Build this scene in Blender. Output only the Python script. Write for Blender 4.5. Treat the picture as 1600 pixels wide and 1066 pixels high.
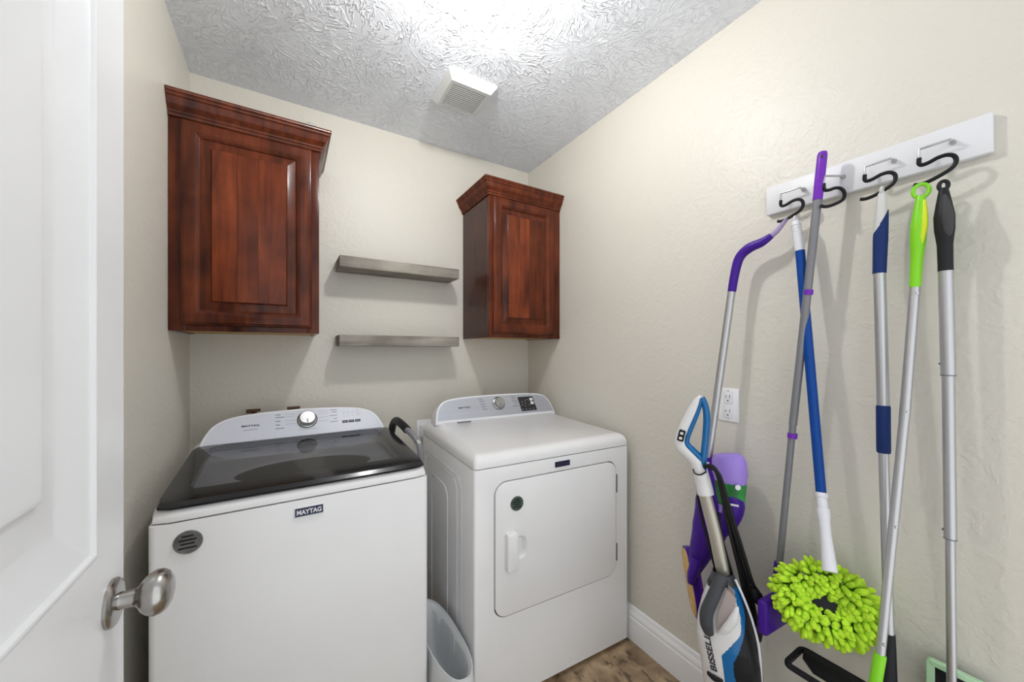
import bpy, bmesh, math, random
from mathutils import Vector, Matrix, noise
random.seed(7)
for o in list(bpy.data.objects): bpy.data.objects.remove(o)
SC = bpy.context.scene
COL = SC.collection
R = math.radians

# ------------------------------------------------------------------ camera, world, exposure
cam = bpy.data.cameras.new('camera'); camo = bpy.data.objects.new('camera', cam); COL.objects.link(camo)
camo.location = (0, 0, 1.298); camo.rotation_euler = (R(90), 0, R(-31.2))
cam.sensor_width = 36; cam.lens = 13.005; cam.shift_y = 0.01; cam.clip_start = 0.01
SC.camera = camo
w = bpy.data.worlds.new('world'); SC.world = w; w.use_nodes = True
w.node_tree.nodes['Background'].inputs[0].default_value = (.93, .965, 1, 1)
w.node_tree.nodes['Background'].inputs[1].default_value = 1.65     # bright open rooms behind the camera
SC.view_settings.view_transform = 'Standard'; SC.view_settings.look = 'None'
SC.view_settings.gamma = 1; SC.view_settings.use_curve_mapping = False
SC.view_settings.exposure = -0.14
LAMP_W = 890.0      # emission of the laundry room's ceiling light

# ------------------------------------------------------------------ materials
def principled(name):
    m = bpy.data.materials.new(name); m.use_nodes = True
    return m, m.node_tree, m.node_tree.nodes['Principled BSDF']
def mat(name, col, rough=.5, metal=0, var=.05, vscale=8, bump=0, bscale=80, coat=0, spec=.3, stretch=(1,1,1), rnd=0, detail=3):
    m, t, b = principled(name)
    tc = t.nodes.new('ShaderNodeTexCoord'); mp = t.nodes.new('ShaderNodeMapping'); mp.inputs['Scale'].default_value = stretch
    t.links.new(tc.outputs['Object'], mp.inputs[0])
    n = t.nodes.new('ShaderNodeTexNoise'); n.inputs['Scale'].default_value = vscale; n.inputs['Detail'].default_value = detail
    t.links.new(mp.outputs[0], n.inputs['Vector'])
    r = t.nodes.new('ShaderNodeValToRGB')
    r.color_ramp.elements[0].position = .3; r.color_ramp.elements[1].position = .7
    r.color_ramp.elements[0].color = tuple(c*(1-var) for c in col)+(1,); r.color_ramp.elements[1].color = tuple(min(1, c*(1+var)) for c in col)+(1,)
    t.links.new(n.outputs['Fac'], r.inputs[0])
    out = r.outputs[0]
    if rnd:
        oi = t.nodes.new('ShaderNodeObjectInfo'); hs = t.nodes.new('ShaderNodeHueSaturation')
        mr = t.nodes.new('ShaderNodeMapRange'); mr.inputs['To Min'].default_value = 1-rnd; mr.inputs['To Max'].default_value = 1+rnd
        t.links.new(oi.outputs['Random'], mr.inputs[0]); t.links.new(mr.outputs[0], hs.inputs['Value']); t.links.new(out, hs.inputs['Color']); out = hs.outputs[0]
    t.links.new(out, b.inputs['Base Color'])
    b.inputs['Roughness'].default_value = rough; b.inputs['Metallic'].default_value = metal
    b.inputs['Coat Weight'].default_value = coat; b.inputs['Coat Roughness'].default_value = .08
    b.inputs['Specular IOR Level'].default_value = spec
    if bump:
        n2 = t.nodes.new('ShaderNodeTexNoise'); n2.inputs['Scale'].default_value = bscale; n2.inputs['Detail'].default_value = 4
        t.links.new(mp.outputs[0], n2.inputs['Vector'])
        bp = t.nodes.new('ShaderNodeBump'); bp.inputs['Strength'].default_value = bump; bp.inputs['Distance'].default_value = .004
        t.links.new(n2.outputs['Fac'], bp.inputs['Height']); t.links.new(bp.outputs[0], b.inputs['Normal'])
    return m
def emit_mat(name, col, s):
    m, t, b = principled(name)
    b.inputs['Base Color'].default_value = col+(1,); b.inputs['Emission Color'].default_value = col+(1,); b.inputs['Emission Strength'].default_value = s
    return m

def wood_mat(name, dark, light, scale=1.0, rough=.28, coat=.22, rnd=.0, grain=(16, 16, 1.5), knots=True):
    m, t, b = principled(name)
    tc = t.nodes.new('ShaderNodeTexCoord'); oi = t.nodes.new('ShaderNodeObjectInfo')
    add = t.nodes.new('ShaderNodeVectorMath'); add.operation = 'ADD'
    mul = t.nodes.new('ShaderNodeVectorMath'); mul.operation = 'SCALE'; mul.inputs[0].default_value = (3.1, 1.7, 5.3)
    t.links.new(oi.outputs['Random'], mul.inputs['Scale']); t.links.new(tc.outputs['Object'], add.inputs[0]); t.links.new(mul.outputs[0], add.inputs[1])
    mp = t.nodes.new('ShaderNodeMapping'); mp.inputs['Scale'].default_value = tuple(g*scale for g in grain)
    t.links.new(add.outputs[0], mp.inputs[0])
    n = t.nodes.new('ShaderNodeTexNoise'); n.inputs['Scale'].default_value = 2.2; n.inputs['Detail'].default_value = 7; n.inputs['Distortion'].default_value = .5
    t.links.new(mp.outputs[0], n.inputs['Vector'])
    n2 = t.nodes.new('ShaderNodeTexNoise'); n2.inputs['Scale'].default_value = 6.5; n2.inputs['Detail'].default_value = 6
    t.links.new(add.outputs[0], n2.inputs['Vector'])
    mx = t.nodes.new('ShaderNodeMath'); mx.operation = 'ADD'
    h1 = t.nodes.new('ShaderNodeMath'); h1.operation = 'MULTIPLY'; h1.inputs[1].default_value = .52
    h2 = t.nodes.new('ShaderNodeMath'); h2.operation = 'MULTIPLY'; h2.inputs[1].default_value = .48
    t.links.new(n.outputs['Fac'], h1.inputs[0]); t.links.new(n2.outputs['Fac'], h2.inputs[0]); t.links.new(h1.outputs[0], mx.inputs[0]); t.links.new(h2.outputs[0], mx.inputs[1])
    r = t.nodes.new('ShaderNodeValToRGB'); r.color_ramp.elements[0].position = .34; r.color_ramp.elements[1].position = .66
    r.color_ramp.elements[0].color = dark+(1,); r.color_ramp.elements[1].color = light+(1,)
    t.links.new(mx.outputs[0], r.inputs[0])
    hs = t.nodes.new('ShaderNodeHueSaturation'); mr = t.nodes.new('ShaderNodeMapRange'); mr.inputs['To Min'].default_value = 1-rnd; mr.inputs['To Max'].default_value = 1+rnd
    t.links.new(oi.outputs['Random'], mr.inputs[0]); t.links.new(mr.outputs[0], hs.inputs['Value']); t.links.new(r.outputs[0], hs.inputs['Color'])
    t.links.new(hs.outputs[0], b.inputs['Base Color'])
    b.inputs['Roughness'].default_value = rough; b.inputs['Coat Weight'].default_value = coat; b.inputs['Coat Roughness'].default_value = .12
    b.inputs['Specular IOR Level'].default_value = .11
    bp = t.nodes.new('ShaderNodeBump'); bp.inputs['Strength'].default_value = .08; bp.inputs['Distance'].default_value = .002
    t.links.new(n.outputs['Fac'], bp.inputs['Height']); t.links.new(bp.outputs[0], b.inputs['Normal'])
    return m

def wall_mat():
    m, t, b = principled('wall_paint')
    tc = t.nodes.new('ShaderNodeTexCoord')
    n = t.nodes.new('ShaderNodeTexNoise'); n.inputs['Scale'].default_value = 75; n.inputs['Detail'].default_value = 3; n.inputs['Distortion'].default_value = .4
    n2 = t.nodes.new('ShaderNodeTexNoise'); n2.inputs['Scale'].default_value = 22; n2.inputs['Detail'].default_value = 5; n2.inputs['Distortion'].default_value = 1.2
    t.links.new(tc.outputs['Object'], n.inputs['Vector']); t.links.new(tc.outputs['Object'], n2.inputs['Vector'])
    rr = t.nodes.new('ShaderNodeValToRGB'); rr.color_ramp.elements[0].position = .48; rr.color_ramp.elements[1].position = .62
    t.links.new(n2.outputs['Fac'], rr.inputs[0])
    ad = t.nodes.new('ShaderNodeMath'); ad.operation = 'MULTIPLY_ADD'; ad.inputs[1].default_value = .5
    t.links.new(rr.outputs[0], ad.inputs[0]); t.links.new(n.outputs['Fac'], ad.inputs[2])
    bp = t.nodes.new('ShaderNodeBump'); bp.inputs['Strength'].default_value = .28; bp.inputs['Distance'].default_value = .004
    t.links.new(ad.outputs[0], bp.inputs['Height']); t.links.new(bp.outputs[0], b.inputs['Normal'])
    b.inputs['Base Color'].default_value = (.66, .63, .56, 1); b.inputs['Roughness'].default_value = .42; b.inputs['Specular IOR Level'].default_value = .4
    return m

def ceiling_mat():
    # stomped "crow's foot" plaster: strokes that fan out from scattered brush centres
    m, t, b = principled('ceiling_plaster')
    L = t.links.new; N = t.nodes.new
    tc = N('ShaderNodeTexCoord')
    last = None
    for k, (sc, off) in enumerate([(3.4, (0, 0, 0)), (3.9, (.37, .81, 0))]):
        ad = N('ShaderNodeVectorMath'); ad.operation = 'ADD'; ad.inputs[1].default_value = off
        L(tc.outputs['Object'], ad.inputs[0])
        wn = N('ShaderNodeTexNoise'); wn.inputs['Scale'].default_value = 14; wn.inputs['Detail'].default_value = 2
        L(ad.outputs[0], wn.inputs['Vector'])
        wv = N('ShaderNodeVectorMath'); wv.operation = 'MULTIPLY_ADD'; wv.inputs[1].default_value = (.045, .045, 0)
        L(wn.outputs['Color'], wv.inputs[0]); L(ad.outputs[0], wv.inputs[2])
        vo = N('ShaderNodeTexVoronoi'); vo.voronoi_dimensions = '2D'; vo.inputs['Scale'].default_value = sc
        L(wv.outputs[0], vo.inputs['Vector'])
        d = N('ShaderNodeVectorMath'); d.operation = 'SUBTRACT'
        L(wv.outputs[0], d.inputs[0]); L(vo.outputs['Position'], d.inputs[1])
        nz = N('ShaderNodeVectorMath'); nz.operation = 'MULTIPLY'; nz.inputs[1].default_value = (1, 1, 0); L(d.outputs[0], nz.inputs[0])
        no = N('ShaderNodeVectorMath'); no.operation = 'NORMALIZE'; L(nz.outputs[0], no.inputs[0])
        s1 = N('ShaderNodeVectorMath'); s1.operation = 'SCALE'; s1.inputs['Scale'].default_value = 2.3; L(no.outputs[0], s1.inputs[0])
        s2 = N('ShaderNodeVectorMath'); s2.operation = 'SCALE'; s2.inputs['Scale'].default_value = 6.0; L(nz.outputs[0], s2.inputs[0])
        sm = N('ShaderNodeVectorMath'); sm.operation = 'ADD'; L(s1.outputs[0], sm.inputs[0]); L(s2.outputs[0], sm.inputs[1])
        cx = N('ShaderNodeVectorMath'); cx.operation = 'MULTIPLY_ADD'; cx.inputs[1].default_value = (13, 17, 11); L(vo.outputs['Color'], cx.inputs[0]); L(sm.outputs[0], cx.inputs[2])
        nt = N('ShaderNodeTexNoise'); nt.inputs['Scale'].default_value = 1.9; nt.inputs['Detail'].default_value = 1.5
        L(cx.outputs[0], nt.inputs['Vector'])
        a = N('ShaderNodeMath'); a.operation = 'SUBTRACT'; a.inputs[1].default_value = .5; L(nt.outputs['Fac'], a.inputs[0])
        a2 = N('ShaderNodeMath'); a2.operation = 'ABSOLUTE'; L(a.outputs[0], a2.inputs[0])
        rr = N('ShaderNodeMapRange'); rr.inputs['From Min'].default_value = .0; rr.inputs['From Max'].default_value = .045; rr.inputs['To Min'].default_value = 1; rr.inputs['To Max'].default_value = 0
        rr.interpolation_type = 'SMOOTHSTEP'; L(a2.outputs[0], rr.inputs[0])
        if last is None: last = rr.outputs[0]
        else:
            mx = N('ShaderNodeMath'); mx.operation = 'MAXIMUM'; L(last, mx.inputs[0]); L(rr.outputs[0], mx.inputs[1]); last = mx.outputs[0]
    bp = N('ShaderNodeBump'); bp.inputs['Strength'].default_value = .6; bp.inputs['Distance'].default_value = .006
    L(last, bp.inputs['Height']); L(bp.outputs[0], b.inputs['Normal'])
    b.inputs['Base Color'].default_value = (.90, .935, 1.0, 1); b.inputs['Roughness'].default_value = .75; b.inputs['Specular IOR Level'].default_value = .25
    return m

def floor_mat():
    m, t, b = principled('floor_vinyl')
    L = t.links.new; N = t.nodes.new
    tc = N('ShaderNodeTexCoord')
    n = N('ShaderNodeTexNoise'); n.inputs['Scale'].default_value = 14; n.inputs['Detail'].default_value = 8; n.inputs['Distortion'].default_value = .6
    L(tc.outputs['Object'], n.inputs['Vector'])
    r = N('ShaderNodeValToRGB'); e = r.color_ramp.elements
    e[0].position = .32; e[0].color = (.19, .122, .066, 1); e[1].position = .68; e[1].color = (.52, .375, .23, 1)
    L(n.outputs['Fac'], r.inputs[0])
    n2 = N('ShaderNodeTexNoise'); n2.inputs['Scale'].default_value = 38; n2.inputs['Detail'].default_value = 4
    mp = N('ShaderNodeMapping'); mp.inputs['Scale'].default_value = (1, .45, 1); L(tc.outputs['Object'], mp.inputs[0]); L(mp.outputs[0], n2.inputs['Vector'])
    r2 = N('ShaderNodeValToRGB'); r2.color_ramp.elements[0].position = .33; r2.color_ramp.elements[1].position = .42
    L(n2.outputs['Fac'], r2.inputs[0])
    mx = N('ShaderNodeMixRGB'); mx.blend_type = 'MULTIPLY'; mx.inputs[0].default_value = .6; L(r.outputs[0], mx.inputs[1]); L(r2.outputs[0], mx.inputs[2])
    L(mx.outputs[0], b.inputs['Base Color']); b.inputs['Roughness'].default_value = .5
    bp = N('ShaderNodeBump'); bp.inputs['Strength'].default_value = .15; bp.inputs['Distance'].default_value = .003; L(n.outputs['Fac'], bp.inputs['Height']); L(bp.outputs[0], b.inputs['Normal'])
    return m

def glass_mat(name, tint, rough=.02, fac=.0, body=(0,0,0)):
    m = bpy.data.materials.new(name); m.use_nodes = True; t = m.node_tree; t.nodes.clear()
    o = t.nodes.new('ShaderNodeOutputMaterial'); tr = t.nodes.new('ShaderNodeBsdfTransparent'); gl = t.nodes.new('ShaderNodeBsdfGlossy')
    nz = t.nodes.new('ShaderNodeTexNoise'); nz.inputs['Scale'].default_value = 3
    cr = t.nodes.new('ShaderNodeValToRGB'); cr.color_ramp.elements[0].color = tuple(c*.95 for c in tint)+(1,); cr.color_ramp.elements[1].color = tint+(1,)
    t.links.new(nz.outputs['Fac'], cr.inputs[0]); t.links.new(cr.outputs[0], tr.inputs[0])
    gl.inputs['Roughness'].default_value = rough
    lw = t.nodes.new('ShaderNodeLayerWeight'); lw.inputs[0].default_value = .5
    pw = t.nodes.new('ShaderNodeMath'); pw.operation = 'POWER'; pw.inputs[1].default_value = 5; t.links.new(lw.outputs['Facing'], pw.inputs[0])
    fr = t.nodes.new('ShaderNodeMath'); fr.operation = 'MULTIPLY_ADD'; fr.inputs[1].default_value = .95; fr.inputs[2].default_value = .05; t.links.new(pw.outputs[0], fr.inputs[0])
    mx = t.nodes.new('ShaderNodeMixShader')
    t.links.new(fr.outputs[0], mx.inputs[0])
    df = t.nodes.new('ShaderNodeBsdfDiffuse'); df.inputs[0].default_value = body+(1,)
    m1 = t.nodes.new('ShaderNodeMixShader'); m1.inputs[0].default_value = fac
    t.links.new(tr.outputs[0], m1.inputs[1]); t.links.new(df.outputs[0], m1.inputs[2])
    t.links.new(m1.outputs[0], mx.inputs[1]); t.links.new(gl.outputs[0], mx.inputs[2]); t.links.new(mx.outputs[0], o.inputs[0])
    return m

M = {}
M['wall'] = wall_mat(); M['ceiling'] = ceiling_mat(); M['floor'] = floor_mat()
M['trim'] = mat('white_trim_paint', (.88, .88, .885), .3, var=.01)
M['boardpaint'] = mat('white_board_paint', (.72, .72, .735), .35, var=.015)
M['doorpaint'] = mat('white_door_paint', (.80, .805, .82), .32, var=.015, bump=.03, bscale=40)
M['cherry'] = wood_mat('cherry_wood', (.026, .0060, .0034), (.150, .033, .011), rnd=.0)
M['cherry_board'] = wood_mat('cherry_board', (.048, .0095, .0045), (.185, .040, .012), rnd=.4)
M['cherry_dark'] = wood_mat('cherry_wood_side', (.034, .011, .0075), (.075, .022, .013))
M['raw_ply'] = mat('raw_plywood', (.55, .33, .12), .7, var=.15, vscale=20)
M['greywood'] = wood_mat('grey_washed_wood', (.135, .122, .104), (.40, .368, .32), rough=.6, coat=0, grain=(1.2, 12, 14), rnd=.05)
M['enamel'] = mat('white_enamel', (.80, .795, .795), .22, var=.01, coat=.1)
M['enamel_side'] = mat('white_enamel_side', (.72, .72, .73), .15, var=.01, coat=.4)
M['plastic_white'] = mat('white_plastic', (.80, .81, .84), .3, var=.01)
M['console'] = mat('console_panel', (.62, .64, .71), .32, var=.02, vscale=3)
M['console_silver'] = mat('brushed_silver_panel', (.50, .52, .58), .34, metal=.65, var=.05, vscale=60, stretch=(.05, 1, 1))
M['seam'] = mat('dark_seam', (.05, .048, .045), .6)
M['blackgloss'] = mat('black_gloss', (.018, .018, .02), .10, var=.1, coat=.6)
M['lidring'] = mat('smoked_lid_border', (.016, .016, .018), .12, var=.05, coat=.0, spec=.3)
M['glass'] = glass_mat('smoked_glass', (.48, .48, .50))
M['deck'] = mat('grey_deck_plastic', (.62, .63, .64), .4, var=.03)
M['tub'] = mat('tub_steel', (.10, .095, .085), .35, metal=.4, var=.1)
M['chrome'] = mat('chrome', (.5, .5, .5), .2, metal=1, var=.02)
M['brushed'] = mat('brushed_nickel', (.42, .405, .385), .24, metal=1, var=.06, vscale=90)
M['knobface'] = mat('brushed_knob', (.42, .42, .42), .3, metal=1, var=.1, vscale=50)
M['alu'] = mat('aluminium_tube', (.50, .50, .51), .36, metal=.8, var=.03, stretch=(1, 1, .1))
M['alu_dark'] = mat('grey_painted_tube', (.21, .21, .225), .42, metal=.25, var=.03)
M['taupe'] = mat('champagne_metal_tube', (.46, .43, .37), .35, metal=.6, var=.03)
M['navy'] = mat('navy_badge', (.018, .02, .06), .25)
M['print'] = mat('grey_print', (.16, .16, .19), .5)
M['printlight'] = mat('pale_print', (.42, .43, .48), .5)
M['printdark'] = mat('dark_print', (.035, .035, .05), .5)
M['silverprint'] = mat('silver_print', (.75, .75, .8), .35)
M['magnet'] = mat('dark_magnet', (.15, .145, .14), .3, var=.4, vscale=25, metal=.2)
M['magnet_green'] = mat('green_magnet', (.055, .085, .065), .3, var=.4, vscale=40)
M['bagplastic'] = None
M['bin'] = mat('grey_bin_plastic', (.85, .86, .86), .4, var=.03)
M['purple'] = mat('deep_purple_plastic', (.055, .013, .25), .3, var=.04, spec=.18)
M['violet'] = mat('bright_violet_plastic', (.17, .03, .43), .35, var=.04, spec=.18)
M['lavender'] = mat('lavender_plastic', (.36, .24, .72), .3, var=.05)
M['lav_grey'] = mat('lavender_grey_plastic', (.33, .27, .45), .4, var=.05)
M['greenlabel'] = mat('green_label', (.03, .22, .05), .4, var=.6, vscale=22)
M['whitelabel'] = mat('white_label', (.8, .8, .8), .4)
M['pad'] = mat('tan_pad', (.66, .43, .17), .8, var=.15, vscale=40, bump=.3)
M['blue'] = mat('blue_tube', (.006, .058, .28), .28, var=.04, spec=.18)
M['navygrip'] = mat('navy_grip', (.009, .026, .12), .5, var=.05, bump=.05, bscale=300, spec=.18)
M['whitehandle'] = mat('white_handle_plastic', (.72, .72, .76), .35, var=.02)
M['offwhite'] = mat('offwhite_handle_plastic', (.58, .57, .55), .4, var=.02)
M['lime'] = mat('lime_plastic', (.22, .62, .02), .3, var=.04)
M['limeyellow'] = mat('yellow_inlay', (.60, .70, .02), .35, var=.04)
M['mopgreen'] = mat('lime_chenille', (.50, .78, .04), .9, var=.2, vscale=60, bump=.6, bscale=260)
M['blackgrip'] = mat('black_grip', (.016, .016, .018), .45, var=.05, spec=.18)
M['greygrip'] = mat('charcoal_grip_inlay', (.055, .055, .058), .55, var=.06, spec=.18)
M['blackplastic'] = mat('black_plastic', (.014, .014, .017), .4, var=.05, spec=.18)
M['blackvinyl'] = mat('black_vinyl', (.012, .012, .014), .3, spec=.18)
M['rubber'] = mat('black_rubber_cord', (.012, .012, .012), .38, spec=.18)
M['mint'] = mat('mint_plastic', (.52, .78, .50), .5, var=.04)
M['darkpad'] = mat('dark_pad', (.02, .02, .022), .9, var=.3, vscale=60, bump=.4, spec=.18)
M['vacwhite'] = mat('white_vacuum_shell', (.72, .71, .71), .22, var=.015, coat=.3)
M['vacblue'] = mat('blue_vacuum_trim', (.006, .125, .34), .25, var=.03, coat=.2)
M['vacblack'] = mat('black_vacuum_body', (.015, .015, .017), .28, var=.05, spec=.18)
M['vacgrey'] = mat('charcoal_vacuum_handle', (.055, .058, .065), .35, var=.05, spec=.18)
M['tank'] = glass_mat('clear_tank', (.9, .85, .84), rough=.08, fac=.55, body=(.55, .47, .45))
M['hosegrey'] = mat('grey_hose', (.22, .22, .24), .35, var=.05)
M['ventplastic'] = mat('offwhite_vent_plastic', (.70, .71, .70), .4, var=.01)
M['void_shade'] = mat('vent_void_shade', (.02, .02, .02), .8)
M['brass'] = mat('dark_brass', (.10, .05, .03), .5)

def bag_mat():
    m = bpy.data.materials.new('translucent_bag'); m.use_nodes = True; t = m.node_tree; t.nodes.clear()
    N = t.nodes.new; L = t.links.new
    o = N('ShaderNodeOutputMaterial'); tr = N('ShaderNodeBsdfTransparent'); tl = N('ShaderNodeBsdfTranslucent'); df = N('ShaderNodeBsdfPrincipled')
    df.inputs['Base Color'].default_value = (.92, .935, .94, 1); df.inputs['Roughness'].default_value = .22
    tl.inputs[0].default_value = (.85, .88, .9, 1)
    n = N('ShaderNodeTexNoise'); n.inputs['Scale'].default_value = 9; n.inputs['Detail'].default_value = 5; tc = N('ShaderNodeTexCoord')
    mp = N('ShaderNodeMapping'); mp.inputs['Scale'].default_value = (2.5, 2.5, .35); L(tc.outputs['Object'], mp.inputs[0]); L(mp.outputs[0], n.inputs['Vector'])
    bp = N('ShaderNodeBump'); bp.inputs['Strength'].default_value = .6; bp.inputs['Distance'].default_value = .01; L(n.outputs['Fac'], bp.inputs['Height']); L(bp.outputs[0], df.inputs['Normal'])
    m1 = N('ShaderNodeMixShader'); m1.inputs[0].default_value = .4; L(df.outputs[0], m1.inputs[1]); L(tl.outputs[0], m1.inputs[2])
    m2 = N('ShaderNodeMixShader'); m2.inputs[0].default_value = .10; L(m1.outputs[0], m2.inputs[1]); L(tr.outputs[0], m2.inputs[2]); L(m2.outputs[0], o.inputs[0])
    return m
M['bagplastic'] = bag_mat()

# ------------------------------------------------------------------ geometry helpers
OFF = {}
def V3(*a): return Vector(a)
def finish(name, bm, m, parent=None, base=None, smooth=True, angle=38):
    off = OFF.get(parent.name, Vector()) if parent else Vector(base or (0, 0, 0))
    if off.length: bmesh.ops.translate(bm, verts=bm.verts, vec=-off)
    bmesh.ops.recalc_face_normals(bm, faces=bm.faces)
    me = bpy.data.meshes.new(name); bm.to_mesh(me); bm.free()
    me.materials.append(M[m] if isinstance(m, str) else m)
    if smooth:
        me.polygons.foreach_set('use_smooth', [True]*len(me.polygons)); me.set_sharp_from_angle(angle=R(angle))
    o = bpy.data.objects.new(name, me); COL.objects.link(o)
    if parent: o.parent = parent
    else: o.location = off
    OFF[o.name] = off
    return o
def empty(name, loc=(0, 0, 0), rz=0, world=False):
    o = bpy.data.objects.new(name, None); COL.objects.link(o); o.location = loc; o.rotation_euler = (0, 0, R(rz)); o.empty_display_size = .05
    OFF[o.name] = Vector(loc) if world else Vector()
    return o
def tag(o, label, cat, group=None):
    o['label'] = label; o['category'] = cat
    if group: o['group'] = group
    return o
def struct(o, label=None):
    o['kind'] = 'structure'
    if label: o['label'] = label
    return o
def BM(): return bmesh.new()
def box(bm, x0, x1, y0, y1, z0, z1, bev=0, seg=2):
    r = bmesh.ops.create_cube(bm, size=1)
    vs = r['verts']
    for v in vs: v.co = Vector((x0+(v.co.x+.5)*(x1-x0), y0+(v.co.y+.5)*(y1-y0), z0+(v.co.z+.5)*(z1-z0)))
    if bev:
        es = list({e for v in vs for e in v.link_edges})
        bmesh.ops.bevel(bm, geom=es, offset=bev, segments=seg, profile=.5, affect='EDGES')
    return bm
def loft(bm, loops, cap0=True, cap1=True, closed=True):
    rows = [[bm.verts.new(p) for p in lp] for lp in loops]
    n = len(rows[0])
    for a, b in zip(rows, rows[1:]):
        for i in range(n if closed else n-1):
            j = (i+1) % n
            bm.faces.new((a[i], a[j], b[j], b[i]))
    if cap0: bm.faces.new(rows[0])
    if cap1: bm.faces.new(rows[-1])
    return rows
def catmull(pts, rad, k=6):
    P = [Vector(p) for p in pts]; out = []; ro = []
    for i in range(len(P)-1):
        p0 = P[max(i-1, 0)]; p1 = P[i]; p2 = P[i+1]; p3 = P[min(i+2, len(P)-1)]
        for s in range(k):
            t = s/k
            out.append(.5*((2*p1)+(-p0+p2)*t+(2*p0-5*p1+4*p2-p3)*t*t+(-p0+3*p1-3*p2+p3)*t**3)); ro.append(rad[i]*(1-t)+rad[i+1]*t)
    out.append(P[-1]); ro.append(rad[-1])
    return out, ro
def tube(bm, pts, rad, seg=14, smooth=0, cap=True, flat=None, closed=False, flatdir=None):
    """swept circle; flat=(a,b) scales the section along / across flatdir"""
    if not isinstance(rad, (list, tuple)): rad = [rad]*len(pts)
    P = [Vector(p) for p in pts]
    if smooth: P, rad = catmull(P, rad, smooth)
    T = []
    for i in range(len(P)):
        if closed: d = P[(i+1) % len(P)]-P[i-1]
        else: d = P[min(i+1, len(P)-1)]-P[max(i-1, 0)]
        T.append(d.normalized())
    ref = Vector(flatdir) if flatdir else (Vector((0, 0, 1)) if abs(T[0].z) < .9 else Vector((1, 0, 0)))
    n = (ref-T[0]*ref.dot(T[0])).normalized(); loops = []
    for i, p in enumerate(P):
        if flatdir: n = Vector(flatdir)
        n = (n-T[i]*n.dot(T[i])).normalized(); b = T[i].cross(n)
        fa, fb = flat or (1, 1)
        loops.append([p+(n*math.cos(2*math.pi*k/seg)*fa+b*math.sin(2*math.pi*k/seg)*fb)*rad[i] for k in range(seg)])
    if closed: loops.append(loops[0]); 
    rows = loft(bm, loops, cap and not closed, cap and not closed)
    if closed: bmesh.ops.remove_doubles(bm, verts=bm.verts, dist=1e-6)
    return bm
def lathe(bm, o, d, prof, seg=28):
    o = Vector(o); d = Vector(d).normalized(); ref = Vector((0, 0, 1)) if abs(d.z) < .9 else Vector((1, 0, 0))
    n = (ref-d*ref.dot(d)).normalized(); b = d.cross(n)
    loops = [[o+d*t+(n*math.cos(2*math.pi*k/seg)+b*math.sin(2*math.pi*k/seg))*max(r, 1e-4) for k in range(seg)] for t, r in prof]
    loft(bm, loops); return bm
def rrect(w, h, r, seg=5, cx=0, cy=0):
    out = []
    for sx, sy, a0 in ((1, 1, 0), (-1, 1, 90), (-1, -1, 180), (1, -1, 270)):
        for k in range(seg+1):
            a = R(a0+90*k/seg); out.append((cx+sx*(w/2-r)+r*math.cos(a), cy+sy*(h/2-r)+r*math.sin(a)))
    return out
def inset2d(poly, d):
    """move a CCW outline inwards by d (simple mitre)"""
    n = len(poly); out = []
    for i in range(n):
        p0 = Vector(poly[i-1]); p = Vector(poly[i]); p1 = Vector(poly[(i+1) % n])
        a = (p-p0); b = (p1-p)
        if a.length < 1e-7: a = b
        if b.length < 1e-7: b = a
        n1 = Vector((-a.y, a.x)).normalized(); n2 = Vector((-b.y, b.x)).normalized()
        m = (n1+n2); m = m/max(m.dot(n1), .3) if m.length > 1e-6 else n1
        out.append(tuple(p+m*d))
    return out
def prism(bm, outline, o, r, u, n, d0, d1, bev=0):
    """extrude a 2-D outline (CCW, seen from +n) from depth d0 to d1 along n; bev rounds the d1 edge"""
    o = Vector(o); r = Vector(r); u = Vector(u); n = Vector(n)
    f = lambda poly, d: [o+r*a+u*b+n*d for a, b in poly]
    loops = [f(outline, d0)]
    if bev:
        loops += [f(outline, d1-bev), f(inset2d(outline, bev*.3), d1-bev*.3), f(inset2d(outline, bev), d1)]
    else: loops.append(f(outline, d1))
    loft(bm, loops); return bm
def soften(bm, off, ang=12, seg=2):
    """round every crease of a moulding so that it catches light"""
    bm.normal_update()
    es = [e for e in bm.edges if len(e.link_faces) == 2 and e.calc_face_angle(0) > R(ang)]
    bmesh.ops.bevel(bm, geom=es, offset=off, segments=seg, profile=.5, affect='EDGES', clamp_overlap=True)
    return bm
def nested(bm, x0, x1, z0, z1, rings, yback):
    """rectangular frame in the XZ plane whose relief is given by rings of (inset, y)"""
    f = lambda i, y: [V3(x0+i, y, z0+i), V3(x1-i, y, z0+i), V3(x1-i, y, z1-i), V3(x0+i, y, z1-i)]
    loft(bm, [f(0, yback)]+[f(i, y) for i, y in rings]); return bm
def text_bm(txt, o, r, u, height, width=None, bold=.0, depth=.0006, align='LEFT'):
    cu = bpy.data.curves.new('lettering', 'FONT'); cu.body = txt; cu.size = 1; cu.offset = bold; cu.extrude = 0
    ob = bpy.data.objects.new('lettering', cu); COL.objects.link(ob)
    dg = bpy.context.evaluated_depsgraph_get(); me = bpy.data.meshes.new_from_object(ob.evaluated_get(dg))
    bpy.data.objects.remove(ob); bpy.data.curves.remove(cu)
    bm = BM(); bm.from_mesh(me); bpy.data.meshes.remove(me)
    xs = [v.co.x for v in bm.verts]; ys = [v.co.y for v in bm.verts]
    x0, x1, y0, y1 = min(xs), max(xs), min(ys), max(ys)
    sy = height/(y1-y0); sx = (width/(x1-x0)) if width else sy
    r = Vector(r); u = Vector(u); n = r.cross(u); o = Vector(o)
    for v in bm.verts: v.co = o+r*((v.co.x-x0)*sx)+u*((v.co.y-y0)*sy)+n*depth
    return bm
def bars(bm, items, o, r, u, n, d=.0006):
    o = Vector(o); r = Vector(r); u = Vector(u); n = Vector(n)
    for a0, a1, b0, b1 in items:
        prism(bm, [(a0, b0), (a1, b0), (a1, b1), (a0, b1)], o, r, u, n, -.0005, d)
    return bm

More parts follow.
